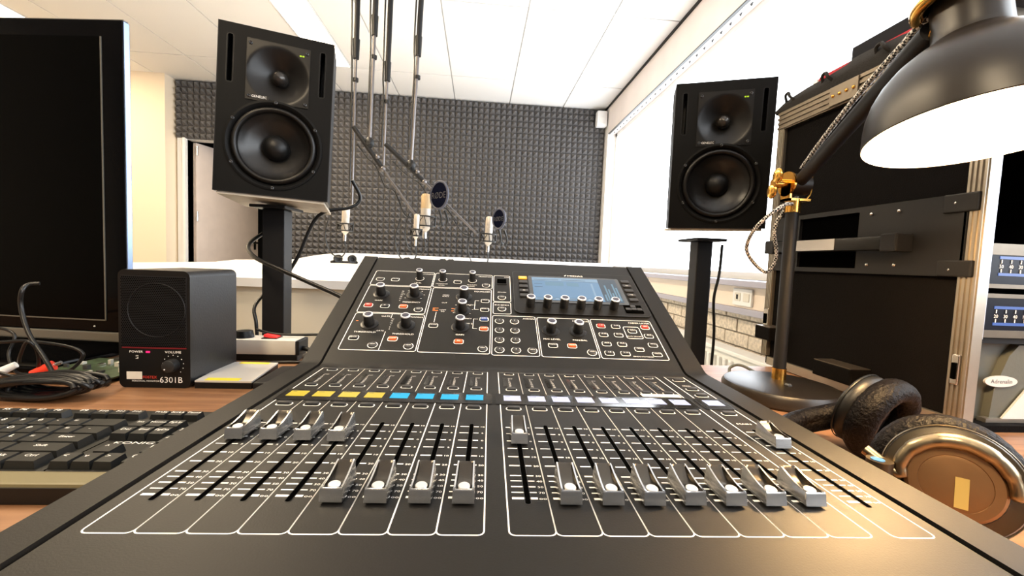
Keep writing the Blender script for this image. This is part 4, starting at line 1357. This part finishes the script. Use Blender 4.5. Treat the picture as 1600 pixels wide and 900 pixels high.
# ================================================================ TELEVISION, SMALL MONITOR, KEYBOARD, CABLES (LEFT)
tv = thing('television', 'large black flat television on the left end of the desk', 'television', (-.657, .852, .75), (0, 0, math.radians(-7)))
TW, TZ0, TZ1 = 1.02, .056, .628
obj('tv_body', MB().box(-TW, 0, .0, .012, TZ0, TZ1, .002), 'tvblk', tv)
obj('rear_housing', MB().box(-TW + .1, -.10, .012, .05, TZ0 + .04, TZ1 - .06, .01), 'tvblk', tv)
obj('tv_screen', MB().box(-TW + .04, -.042, -.001, .0005, TZ0 + .024, TZ1 - .03), 'tvscr', tv)
fr = MB()
fr.box(-TW + .038, -.040, -.0018, 0, TZ0 + .0215, TZ0 + .0235).box(-.0415, -.0395, -.0018, 0, TZ0 + .022, TZ1 - .03)
obj('screen_edge', fr, 'tvbase', tv)
obj('side_trim', MB().box(.0, .0025, .001, .012, TZ0 + .004, TZ1 - .002, .001), 'tvedge', tv)
obj('top_trim', MB().box(-TW, .0, .003, .012, TZ1, TZ1 + .002), 'tvbase', tv)
obj('lower_trim', MB().box(-TW + .02, -.004, -.001, .03, TZ0 - .019, TZ0, .003), 'tvbase', tv)
obj('speaker_bar', MB().box(-TW + .03, -.012, .012, .045, .012, TZ0), 'tvblk', tv)
obj('foot', MB().box(-.80, -.06, -.10, .08, .0, .012, .004), 'tvblk', tv)
obj('tv_led', MB().sphere((-.063, -.001, TZ0 + .010), .0016, 8), 'whiteplug', tv)

fx = thing('active_speaker', 'small black powered speaker with perforated grille and volume knob', 'loudspeaker', (-.4985, .6985, .75))
pts = rrect(-.0525, .0525, .0, .185, .010, 5)
mb = MB(); mb.T = Matrix.Translation((0, .128, 0)) @ rotx90()
mb.prism(pts, 0, .122)
obj('cabinet', mb, 'spkside', fx, smooth=35)
fpn = MB(); fpn.T = Matrix.Translation((0, .006, 0)) @ rotx90()
fpn.prism(rrect(-.0525, .0525, .0, .185, .010, 5), 0, .006)
obj('front_frame', fpn, 'rubber', fx, smooth=35)
# perforated grille as real geometry: a sheet with rows of small raised links joined into one part
gm = MB()
NXg, NZg = 34, 42
vs, fs = [], []
gx0, gx1, gz0, gz1 = -.047, .047, .066, .176
for k in range(NZg):
    for i in range(NXg):
        x = gx0 + (gx1 - gx0) * (i + (.5 if k % 2 else 0)) / NXg
        z = gz0 + (gz1 - gz0) * k / NZg
        if x > gx1 - .001:
            continue
        b = len(vs)
        r = .00105
        for q_ in range(6):
            a = PI / 3 * q_ + PI / 6
            vs.append((x + r * math.cos(a), -.0009, z + r * math.sin(a)))
        fs.append(tuple(b + q_ for q_ in range(6)))
gh = MB().add(vs, fs)
gp = obj('grille', MB().box(gx0 - .001, gx1 + .001, -.0008, .001, gz0 - .001, gz1), 'stand', fx)
o = obj('grille_hole', gh, 'slot', gp)
o['kind'] = 'stuff'
rgm = MB(); rgm.T = Matrix.Translation((.004, -.0011, .123)) @ rotx90()
rgm.tube([(.042 * math.cos(2 * PI * i / 48), .042 * math.sin(2 * PI * i / 48), 0) for i in range(48)], .0007, 6, closed=True)
obj('driver_ring', rgm, 'stand', gp, smooth=60)
obj('red_line', MB().box(-.047, .047, -.0012, .001, .0625, .0645), mat('dark_red_trim', (.14, .008, .012), .4), fx)
mb = MB(); mb.T = Matrix.Translation((.027, .0, .037)) @ rotx90()
mb.lathe([(.0105, 0), (.0105, .004), (.0095, .012), (.008, .0128), (0, .0128)], 24)
kv = obj('volume_knob', mb, 'knob', fx, smooth=40)
obj('knob_dot', MB().sphere((.0225, -.0128, .0325), .0011, 8), 'print', kv)
tk = MB(); tk.T = rotx90()
for i in range(11):
    a = math.radians(225 - 27 * i)
    x, z = .027 + .0155 * math.cos(a), .037 + .0155 * math.sin(a)
    tk.box(x - .0006, x + .0006, z - .0006, z + .0006, .0001, .0003)
tk.text('VOLUME', .027, .0555, .0003, .0052, sx=1.2).text('POWER', -.027, .0555, .0003, .0048, sx=1.2).text('on', -.026, .0495, .0003, .004).text('off', -.026, .0455, .0003, .004)
tk.text('6301B', .024, .0085, .0003, .0135).text('PERSONAL MONITOR', -.0135, .0095, .0003, .0036, sx=1.15)
obj('front_lettering', tk, 'print', fx)
rt = MB(); rt.T = rotx90(); rt.text('FOSTEX', -.0075, .0150, .0003, .0058)
obj('brand_lettering', rt, 'redprint', fx)
obj('white_sticker', MB().box(-.0415, -.019, -.0004, .0001, .0135, .0255), 'stripw', fx)
obj('power_led', MB().box(-.0125, -.0070, -.0012, .0, .0555, .0585, .0004), 'led_r', fx)

kbx = thing('computer_keyboard', 'black computer keyboard left of the mixing console', 'computer keyboard', (-.335, .413, .75), (0, 0, math.radians(-1.0)))
Fm = kbx
obj('keyboard_base', MB().box(-.40, .047, -.0125, .142, .004, .0165, .003), 'kbd', kbx)
obj('wrist_rest', MB().box(-.40, .047, -.036, -.0125, .003, .0175, .003), 'olive', kbx)
obj('front_lip', MB().box(-.40, .047, -.0375, -.0355, .0005, .0145), 'rubber', kbx)
obj('section_groove', MB().box(-.0475, -.0465, -.011, .128, .0160, .0168), 'slot', kbx)
obj('section_groove', MB().box(.0115, .0125, -.011, .128, .0160, .0168), 'slot', kbx)
def key_mb(w, d):
    h0, h1, s_ = .0, .0075, .0016
    a, b_ = w / 2 - .0006, d / 2 - .0006
    return MB().add([(-a, -b_, h0), (a, -b_, h0), (a, b_, h0), (-a, b_, h0), (-a + s_, -b_ + s_ * .7, h1), (a - s_, -b_ + s_ * .7, h1 - .0002), (a - s_, b_ - s_, h1 + .0006), (-a + s_, b_ - s_, h1 + .0006)],
                    [(4, 5, 6, 7), (0, 1, 5, 4), (1, 2, 6, 5), (2, 3, 7, 6), (3, 0, 4, 7)])
kc_ = {}
def key(x, y, w=.0187, t=None, d=.0200):
    k = (round(w, 4), round(d, 4))
    if k not in kc_:
        kc_[k] = mesh_of('key', key_mb(w, d), 'key')
    o = put('key', kc_[k], kbx, (x, y, .0165))
    if t:
        kk = 'k_' + t
        if kk not in kc_:
            m_ = MB()
            m_.T = Matrix.Translation((-.0035 if len(t) < 3 else 0, .001, .0080)) @ Matrix.Rotation(.03, 4, 'X')
            m_.text(t, 0, -.001, .0, .0072 if len(t) < 3 else .0058, sx=1.15)
            kc_[kk] = mesh_of('key_lettering', m_, 'print')
        put('key_lettering', kc_[kk], o)
P1 = .0187
RY = .0208
for i, t in enumerate(('<', 'v', '>')):
    key(-2 * P1 + i * P1 + .0, 0, t=t)
key(-P1, RY, t='^')
for i, t in enumerate(('Del', 'End', 'PgDn')):
    key((i - 2) * P1, 3 * RY, t=t)
for i, t in enumerate(('Ins', 'Home', 'PgUp')):
    key((i - 2) * P1, 4 * RY, t=t)
for i, t in enumerate(('PrtSc', 'ScrLk', 'Pause')):
    key((i - 2) * P1, 5 * RY + .010, t=t, d=.015)
XR0 = -.0565                                   # right end of the letter block
def row(y, items, d=.0200):
    x = XR0
    for w, t in items:
        if x - w * P1 < -.40:
            break
        key(x - w * P1 / 2, y, w * P1, t, d)
        x -= w * P1
row(0, [(1.5, 'Ctrl'), (1.25, 'Alt'), (1.25, None), (1.5, 'Alt'), (6, None), (1.5, 'Alt')])
row(RY, [(2.75, 'Shift'), (1, '-'), (1, '>'), (1, '<'), (1, 'M'), (1, 'N'), (1, 'B'), (1, 'V'), (1, 'C'), (1, 'X'), (1, 'Z')])
row(2 * RY, [(2.25, 'Enter'), (1, '='), (1, 'L'), (1, 'K'), (1, 'J'), (1, 'H'), (1, 'F'), (1, 'D'), (1, 'S'), (1, 'A')])
row(3 * RY, [(1.5, '-'), (1, '='), (1, '-'), (1, 'P'), (1, 'O'), (1, 'I'), (1, 'U'), (1, 'Y'), (1, 'T'), (1, 'R'), (1, 'E'), (1, 'W'), (1, 'Q')])
row(4 * RY, [(2, None), (1, '='), (1, '-'), (1, '0'), (1, '9'), (1, '8'), (1, '7'), (1, '6'), (1, '5'), (1, '4'), (1, '3'), (1, '2'), (1, '1')])
x = XR0 - P1 / 2
for i, t in enumerate(('F12', 'F11', 'F10', 'F9', None, 'F8', 'F7', 'F6', 'F5', None, '4', '3', '2', '1')):
    if t:
        key(x, 5 * RY + .010, t=t, d=.015)
        x -= P1
    else:
        x -= P1 * .55
for k, t in enumerate(('0', '1', '4', '7')):
    key(.0235, k * RY, t=t)
mb = MB().text('KONIG', -.0155, .0445, .0170, .0078, sx=1.6)
obj('brand_lettering', mb, 'print', kbx)

# coiled and loose cables
def cable(name, label, paths, r, cat='cable', mats='cable', group=None, extra=None):
    t = thing(name, label, cat, (paths[0][0][0], paths[0][0][1], .75), group=group)
    B0 = Vector(t.location)
    mb = MB()
    for p in paths:
        mb.tube([Vector(q_) - B0 for q_ in p], r, 8, smooth=6)
    obj('cord', mb, mats, t, smooth=60)
    if extra:
        for nme, p0, p1, r0, r1, mm_ in extra:
            mb = MB().cyl(Vector(p0) - B0, Vector(p1) - B0, r0, 14, r1)
            obj(nme, mb, mm_, t, smooth=40)
    return t
random.seed(3)
coil = []
for k in range(15):                                  # bundle of flat loops lying along x
    dy = -.022 + .044 * k / 14
    lft, rgt = -.655 + random.uniform(-.02, .02), -.545 + random.uniform(-.014, .008)
    y, z, hh = .642 + dy, .769, random.uniform(.011, .0155)
    loop = []
    for i in range(14):
        a = 2 * PI * i / 13
        loop.append(((lft + rgt) / 2 + (rgt - lft) / 2 * math.cos(a), y + .004 * math.sin(a * 2 + k) + .003 * i / 13, max(.7537, z + hh * math.sin(a + .2))))
    coil.append(loop)
cable('coiled_cable', 'thick bundle of coiled black cable behind the computer keyboard', coil, .0036, group='cables left of the console')
cable('audio_cable', 'black cable rising in an arch in front of the television', [[(-.613, .66, .768), (-.621, .67, .779), (-.64, .68, .798), (-.671, .69, .834), (-.69, .70, .871), (-.688, .70, .896), (-.689, .71, .905), (-.678, .716, .907)]], .0030, group='cables left of the console')
cable('phono_cable', 'thin black cable ending in a red plug beside the coiled cable', [[(-.6775, .70, .7675), (-.71, .71, .768), (-.74, .73, .79), (-.741, .74, .821), (-.79, .75, .83), (-.86, .75, .82)], [(-.60, .69, .7533), (-.57, .70, .7533), (-.62, .735, .7533), (-.70, .74, .7533), (-.86, .74, .7533)]], .0022, group='cables left of the console',
      extra=[('red_plug', (-.6775, .70, .7675), (-.6545, .709, .7800), .0062, .0080, 'redplug'), ('plug_pin', (-.6545, .709, .7800), (-.646, .712, .784), .003, .003, 'steel')])
cable('phono_cable', 'thin black cable ending in a white plug at the left edge', [[(-.695, .70, .786), (-.684, .69, .797), (-.664, .68, .822), (-.657, .685, .812), (-.668, .70, .783), (-.70, .72, .760), (-.80, .74, .755)]], .0022, group='cables left of the console',
      extra=[('white_plug', (-.7085, .709, .780), (-.7400, .695, .760), .0050, .0078, 'whiteplug')])
cable('power_cable', 'loosely looped black cable in front of the television trim', [[(-.85, .72, .806), (-.742, .72, .812), (-.705, .72, .815), (-.649, .72, .809), (-.623, .72, .799), (-.626, .72, .784), (-.645, .715, .766), (-.688, .712, .757), (-.80, .70, .754)],
      [(-.86, .70, .775), (-.76, .69, .782), (-.70, .69, .768), (-.66, .68, .757), (-.72, .66, .756), (-.86, .66, .757)]], .0026, group='cables left of the console')
pc = thing('circuit_board', 'bare green circuit board lying left of the small speaker', 'circuit board', (-.635, .765, .75), (0, 0, -.1))
obj('board', MB().box(-.075, .060, -.045, .075, .006, .0085), 'pcb', pc)
for i in range(14):
    x, y = random.uniform(-.07, .045), random.uniform(-.04, .065)
    w_, d_, h_ = random.uniform(.004, .010), random.uniform(.003, .010), random.uniform(.002, .008)
    obj('component', MB().box(x, x + w_, y, y + d_, .0085, .0085 + h_), random.choice(['chip', 'steel', 'stripw', 'chip']), pc)
for x in (-.07, .055):
    for y in (-.04, .07):
        obj('standoff', MB().cyl((x, y, 0), (x, y, .006), .002, 8), 'steel', pc)
bx2 = thing('adapter_box', 'small brownish box behind the circuit board under the television', 'box', (-.60, .845, .75))
obj('box_body', MB().box(-.06, .02, 0, .03, 0, .022, .002), mat('brown_box', (.16, .10, .07), .6), bx2)
obj('box_label', MB().box(-.05, -.03, -.0006, 0, .008, .014), 'chip', bx2)

# external drive, dark box under it, power strip
dr = thing('external_drive', 'flat silver external drive with yellow stickers beside the small speaker', 'external drive', (-.405, .765, .75), (0, 0, .0))
sl_ = Matrix(((1, -.12, 0, 0), (0, 1, 0, 0), (0, 0, 1, 0), (0, 0, 0, 1)))
mb = MB(); mb.T = sl_
mb.box(-.043, .043, -.066, .058, .0, .010)
obj('drive_body', mb, 'rubber', dr)
mb = MB(); mb.T = sl_
mb.box(-.043, .043, -.066, .058, .010, .0125)
obj('top_cover', mb, 'drive', dr)
for a in ((-.030, .022, -.063, -.050), (-.022, .030, .045, .056)):
    mb = MB(); mb.T = sl_
    mb.box(a[0], a[1], a[2], a[3], .0125, .0129)
    obj('yellow_sticker', mb, 'yellow', dr)
dk_ = thing('power_adapter', 'flat black box between the silver drive and the console', 'adapter', (-.318, .745, .75), (0, 0, .03))
obj('adapter_body', MB().box(-.034, .040, -.05, .06, 0, .012, .003), 'stand', dk_)
obj('adapter_mark', MB().box(-.020, -.012, -.0506, -.050, .004, .007), 'print', dk_)
ps = thing('power_strip', 'ivory power strip with red switch on the back edge of the desk', 'power strip', (-.47, .905, .75), (0, 0, .015))
obj('strip_base', MB().box(-.12, .110, -.022, .026, 0, .013, .002), 'rubber', ps)
obj('strip_body', MB().box(-.12, .107, -.024, .028, .013, .043, .003), 'stripw', ps, smooth=40)
obj('end_cap', MB().box(.107, .114, -.023, .027, .012, .042, .002), 'stand', ps)
sw = obj('switch_frame', MB().box(.036, .066, -.012, .016, .043, .0445), 'rubber', ps)
mb = MB(); mb.T = Matrix.Translation((.051, .002, .0445)) @ Matrix.Rotation(.16, 4, 'Y')
mb.box(-.013, .013, -.011, .011, 0, .005, .001)
obj('red_rocker', mb, 'redsw', sw)
for x in (-.085, -.045, -.005):
    obj('socket', MB().cyl((x, .002, .043), (x, .002, .0445), .019, 24), 'dark', ps, smooth=40)
plg = thing('mains_plug', 'black mains plug in the power strip', 'plug', (-.474, .908, .7945))
obj('plug_body', MB().cyl((0, 0, 0), (0, 0, .012), .018, 24, .015), 'rubber', plg, smooth=40)
obj('plug_lead', MB().tube([(-.012, -.004, .008), (-.03, -.008, .013), (-.055, -.010, .010), (-.085, .000, .0035), (-.13, .02, -.02), (-.15, .035, -.04)], .0032, 8, smooth=5), 'cable', plg, smooth=60)
cable('mains_lead', 'black lead lying across the power strip towards the console', [[(-.455, .918, .8075), (-.42, .915, .800), (-.38, .918, .7985), (-.33, .92, .800), (-.25, .93, .800)]], .0028, group='leads at the power strip')
cable('mains_lead', 'black lead on the desk in front of the power strip', [[(-.43, .84, .7533), (-.39, .862, .7533), (-.345, .866, .7533), (-.30, .85, .7533)]], .0028, group='leads at the power strip')
cable('plug_connectors', 'tangle of grey connectors at the right end of the power strip', [[(-.36, .905, .774), (-.345, .90, .772), (-.325, .895, .765), (-.31, .88, .756)]], .0050, 'connector', 'rubber', 'leads at the power strip', extra=[('connector_body', (-.345, .885, .760), (-.318, .878, .768), .007, .006, 'chip')])
cable('speaker_cable', 'black cable sweeping from behind the left stand down to the console', [[(-.555, 1.275, 1.05), (-.600, 1.245, 1.02), (-.606, 1.18, .985), (-.555, 1.11, .955), (-.475, 1.065, .929), (-.39, 1.03, .901), (-.308, .99, .875), (-.26, .96, .850)]], .0052, group='loudspeaker cables')
cable('speaker_cable', 'black cable hanging from the rear of the left studio monitor', [[(-.395, 1.36, 1.20), (-.375, 1.38, 1.15), (-.40, 1.37, 1.118), (-.486, 1.34, 1.085), (-.54, 1.33, .961), (-.575, 1.32, .884), (-.60, 1.29, .76), (-.58, 1.27, .40), (-.58, 1.26, .021)]], .0055, group='loudspeaker cables')
cable('speaker_cable', 'thin black cable curving down the left stand post', [[(-.545, 1.275, .90), (-.590, 1.255, .86), (-.600, 1.20, .82), (-.586, 1.18, .775), (-.586, 1.18, .70), (-.60, 1.16, .40)]], .0045, group='loudspeaker cables')
cable('speaker_cable', 'black cable hanging beside the right stand post, on its left', [[(.70, 1.30, 1.02), (.700, 1.30, .89), (.685, 1.30, .80), (.672, 1.30, .714), (.66, 1.30, .4)]], .0045, group='loudspeaker cables')
cable('speaker_cable', 'black cable hanging down the right side of the right stand post', [[(.755, 1.27, 1.05), (.752, 1.27, .96), (.740, 1.27, .88), (.748, 1.27, .78), (.748, 1.27, .68), (.74, 1.27, .40)]], .0045, group='loudspeaker cables')
cable('lamp_lead', 'pale lead crossing the desk behind the lamp base', [[(.541, .85, .7533), (.550, .86, .764), (.575, .86, .768), (.605, .82, .7533), (.66, .80, .7533)]], .0030, mats='greyplastic')

# ================================================================ MICROPHONES ON CEILING BOOMS
MY = 2.6
def boom(label, x0, x1, zl, clutch, armpts, rod=.010, MY=2.6):
    t = thing('microphone_boom', label, 'microphone boom', (x0, MY, ZC), group='ceiling microphone booms')
    B0 = Vector((x0, MY, ZC))
    obj('ceiling_flange', MB().lathe([(.04, -.012), (.04, 0)], 20, True, True), 'stand', t)
    top, low = Vector((x0, MY, ZC)), Vector((x1, MY, zl))
    c = top.lerp(low, clutch)
    obj('upper_tube', MB().cyl(top - B0, c - B0, .0155, 14), 'stand', t, smooth=40)
    obj('clutch', MB().cyl(c + Vector((0, 0, .05)) - B0, c - Vector((0, 0, .06)) - B0, .021, 14, .017), 'rubber', t, smooth=40)
    obj('lower_tube', MB().cyl(c - B0, low - B0, rod, 12), 'chrome', t, smooth=40)
    cb = MB().tube([(x0 - .018 - B0.x, -.012, -.02), (x0 - .030 - B0.x, -.014, -.15), (c.x - .022 - B0.x, -.016, c.z - B0.z), (c.x - .018 - B0.x, -.012, c.z - B0.z - .14), (low.x - .010 - B0.x, -.012, low.z - B0.z + .1)], .005, 6, smooth=4)
    obj('cord', cb, 'cable', t, smooth=60)
    obj('cord_clip', MB().cyl(c - Vector((0, 0, .17)) - B0, c - Vector((0, 0, .19)) - B0, .016, 10), 'rubber', t)
    if armpts:
        p0, p1, th_ = armpts
        p0, p1 = Vector(p0), Vector(p1)
        obj('swivel_clamp', MB().sphere(low - B0, .028, 12, 1, .8, 1.2).cyl(low - B0 + Vector((0, -.04, -.01)), low - B0 + Vector((0, .03, -.01)), .012, 10), 'rubber', t, smooth=60)
        mid = p0.lerp(p1, th_)
        obj('arm_tube', MB().cyl(p0 - B0, mid - B0, .014, 12), 'stand', t, smooth=40)
        obj('arm_knob', MB().sphere(mid - B0, .017, 10).sphere(mid - B0 - (p1 - p0).normalized() * .07 + Vector((.012, -.012, .008)), .014, 10), 'chrome', t, smooth=60)
        obj('arm_rod', MB().cyl(mid - B0, p1 - B0, .0075, 10), 'chrome', t, smooth=40)
        d_ = (p1 - p0)
        obj('arm_cord', MB().tube([p0 + d_ * u - B0 + Vector((-.01, -.012, -.02 - .05 * math.sin(u * 9) ** 2)) for u in (.1, .25, .4, .55, .7, .85, .97)], .0042, 6, smooth=4), 'cable', t, smooth=60)
    return t
boom('thin vertical microphone boom furthest left, reaching lowest', -.748, -.764, 1.27, .385, None, .0075, 2.635)
boom('second microphone boom from the left with a long diagonal arm', -.632, -.658, 1.630, .40, ((-.752, MY, 1.715), (-.385, MY, 1.225), .47))
boom('third microphone boom from the left, thin and without its own arm', -.560, -.588, 1.515, .55, None, .0075, 2.65)
boom('microphone boom on the right with a diagonal arm to the rightmost microphone', -.372, -.416, 1.515, .44, ((-.566, MY, 1.628), (-.020, MY, 1.135), .42))

def microphone(label, x, ztop, length, rad, tilt_, gold, y=MY):
    t = thing('studio_microphone', label, 'microphone', (x, y, ztop - length), (tilt_ * .3, tilt_, 0), group='condenser microphones in shock mounts')
    L = length
    obj('mic_body', MB().lathe([(rad * .35, 0), (rad * .42, .012), (rad * .8, .02), (rad, .03), (rad, L * .62)], 24, True), 'micw', t, smooth=40)
    obj('mic_grille', MB().lathe([(rad, L * .62), (rad * 1.02, L * .63), (rad * 1.02, L * .93), (rad * .85, L * .98), (rad * .4, L), (0, L)], 24), 'micg' if gold else 'micw', t, smooth=40)
    obj('connector', MB().cyl((0, 0, -.03), (0, 0, .004), rad * .42, 14), 'steel', t, smooth=40)
    sm = MB()
    R = rad * 1.9
    for zz in (L * .18, L * .42):
        sm.tube([(R * math.cos(2 * PI * i / 24), R * math.sin(2 * PI * i / 24), zz) for i in range(24)], .0042, 6, closed=True)
    for i in range(8):
        a = 2 * PI * i / 8
        sm.tube([(R * math.cos(a), R * math.sin(a), L * (.18 if i % 2 else .42)), (rad * 1.02 * math.cos(a + .4), rad * 1.02 * math.sin(a + .4), L * (.42 if i % 2 else .18))], .0022, 5)
    for a in (0, PI):
        sm.tube([(R * math.cos(a), R * math.sin(a), L * .16), (R * 1.05 * math.cos(a), R * math.sin(a), L * .45)], .005, 6)
    obj('shock_mount', sm, 'rubber', t, smooth=50)
    ca = MB().tube([(0, 0, -.03), (.005, .01, -.09), (-.03, .03, -.13), (-.09, .03, -.10), (-.12, .02, .0), (-.10, .02, .12)], .004, 6, smooth=5)
    obj('cord', ca, 'cable', t, smooth=60)
microphone('pale slim studio microphone hanging leftmost, just right of the left monitor', -.791, 1.250, .17, .022, .04, False)
microphone('large gold-headed studio microphone beside the bigger pop filter', -.325, 1.352, .235, .030, .02, True)
microphone('small pale microphone tucked left of the gold-headed microphone', -.366, 1.222, .155, .016, .03, False, 2.52)
microphone('pale studio microphone hanging rightmost beside the smaller pop filter', .056, 1.236, .185, .023, .03, False)
def pop_filter(label, x, z, r, rz, y, tsize):
    t = thing('pop_filter', label, 'pop filter', (x, y, z), (0, 0, rz), group='pop filters')
    rm = MB().tube([(r * math.cos(2 * PI * i / 40), 0, r * math.sin(2 * PI * i / 40)) for i in range(40)], .007, 8, closed=True)
    obj('rim', rm, 'poprim', t, smooth=60)
    cm = MB(); cm.T = rotx90(); cm.lathe([(0, -.003), (r, -.003)], 40); cm.lathe([(0, .003), (r, .003)], 40)
    obj('mesh_cloth', cm, 'popcloth', t)
    tx = MB(); tx.T = rotx90(); tx.text('R\u00d8DE', 0, -tsize * .35, .0045, tsize)
    obj('faint_lettering', tx, 'faint', t)
    gn = MB().tube([(0, 0, -r), (.01, .01, -r - .05), (-.02, .03, -r - .09), (-.05, .05, -r - .07)], .006, 8, smooth=5)
    gn.tube([(0.03, .02, -r - .01), (.045, .03, -r - .06), (.02, .04, -r - .10)], .006, 8, smooth=4)
    obj('gooseneck', gn, 'rubber', t, smooth=60)
    obj('clamp', MB().sphere((-.03, .045, -r - .085), .016, 10), 'rubber', t, smooth=60)
pop_filter('bigger round pop filter right of the gold-headed microphone', -.236, 1.333, .078, -.82, 2.50, .05)
pop_filter('smaller dark pop filter right of the rightmost microphone', .113, 1.215, .058, -.98, 2.5, .036)
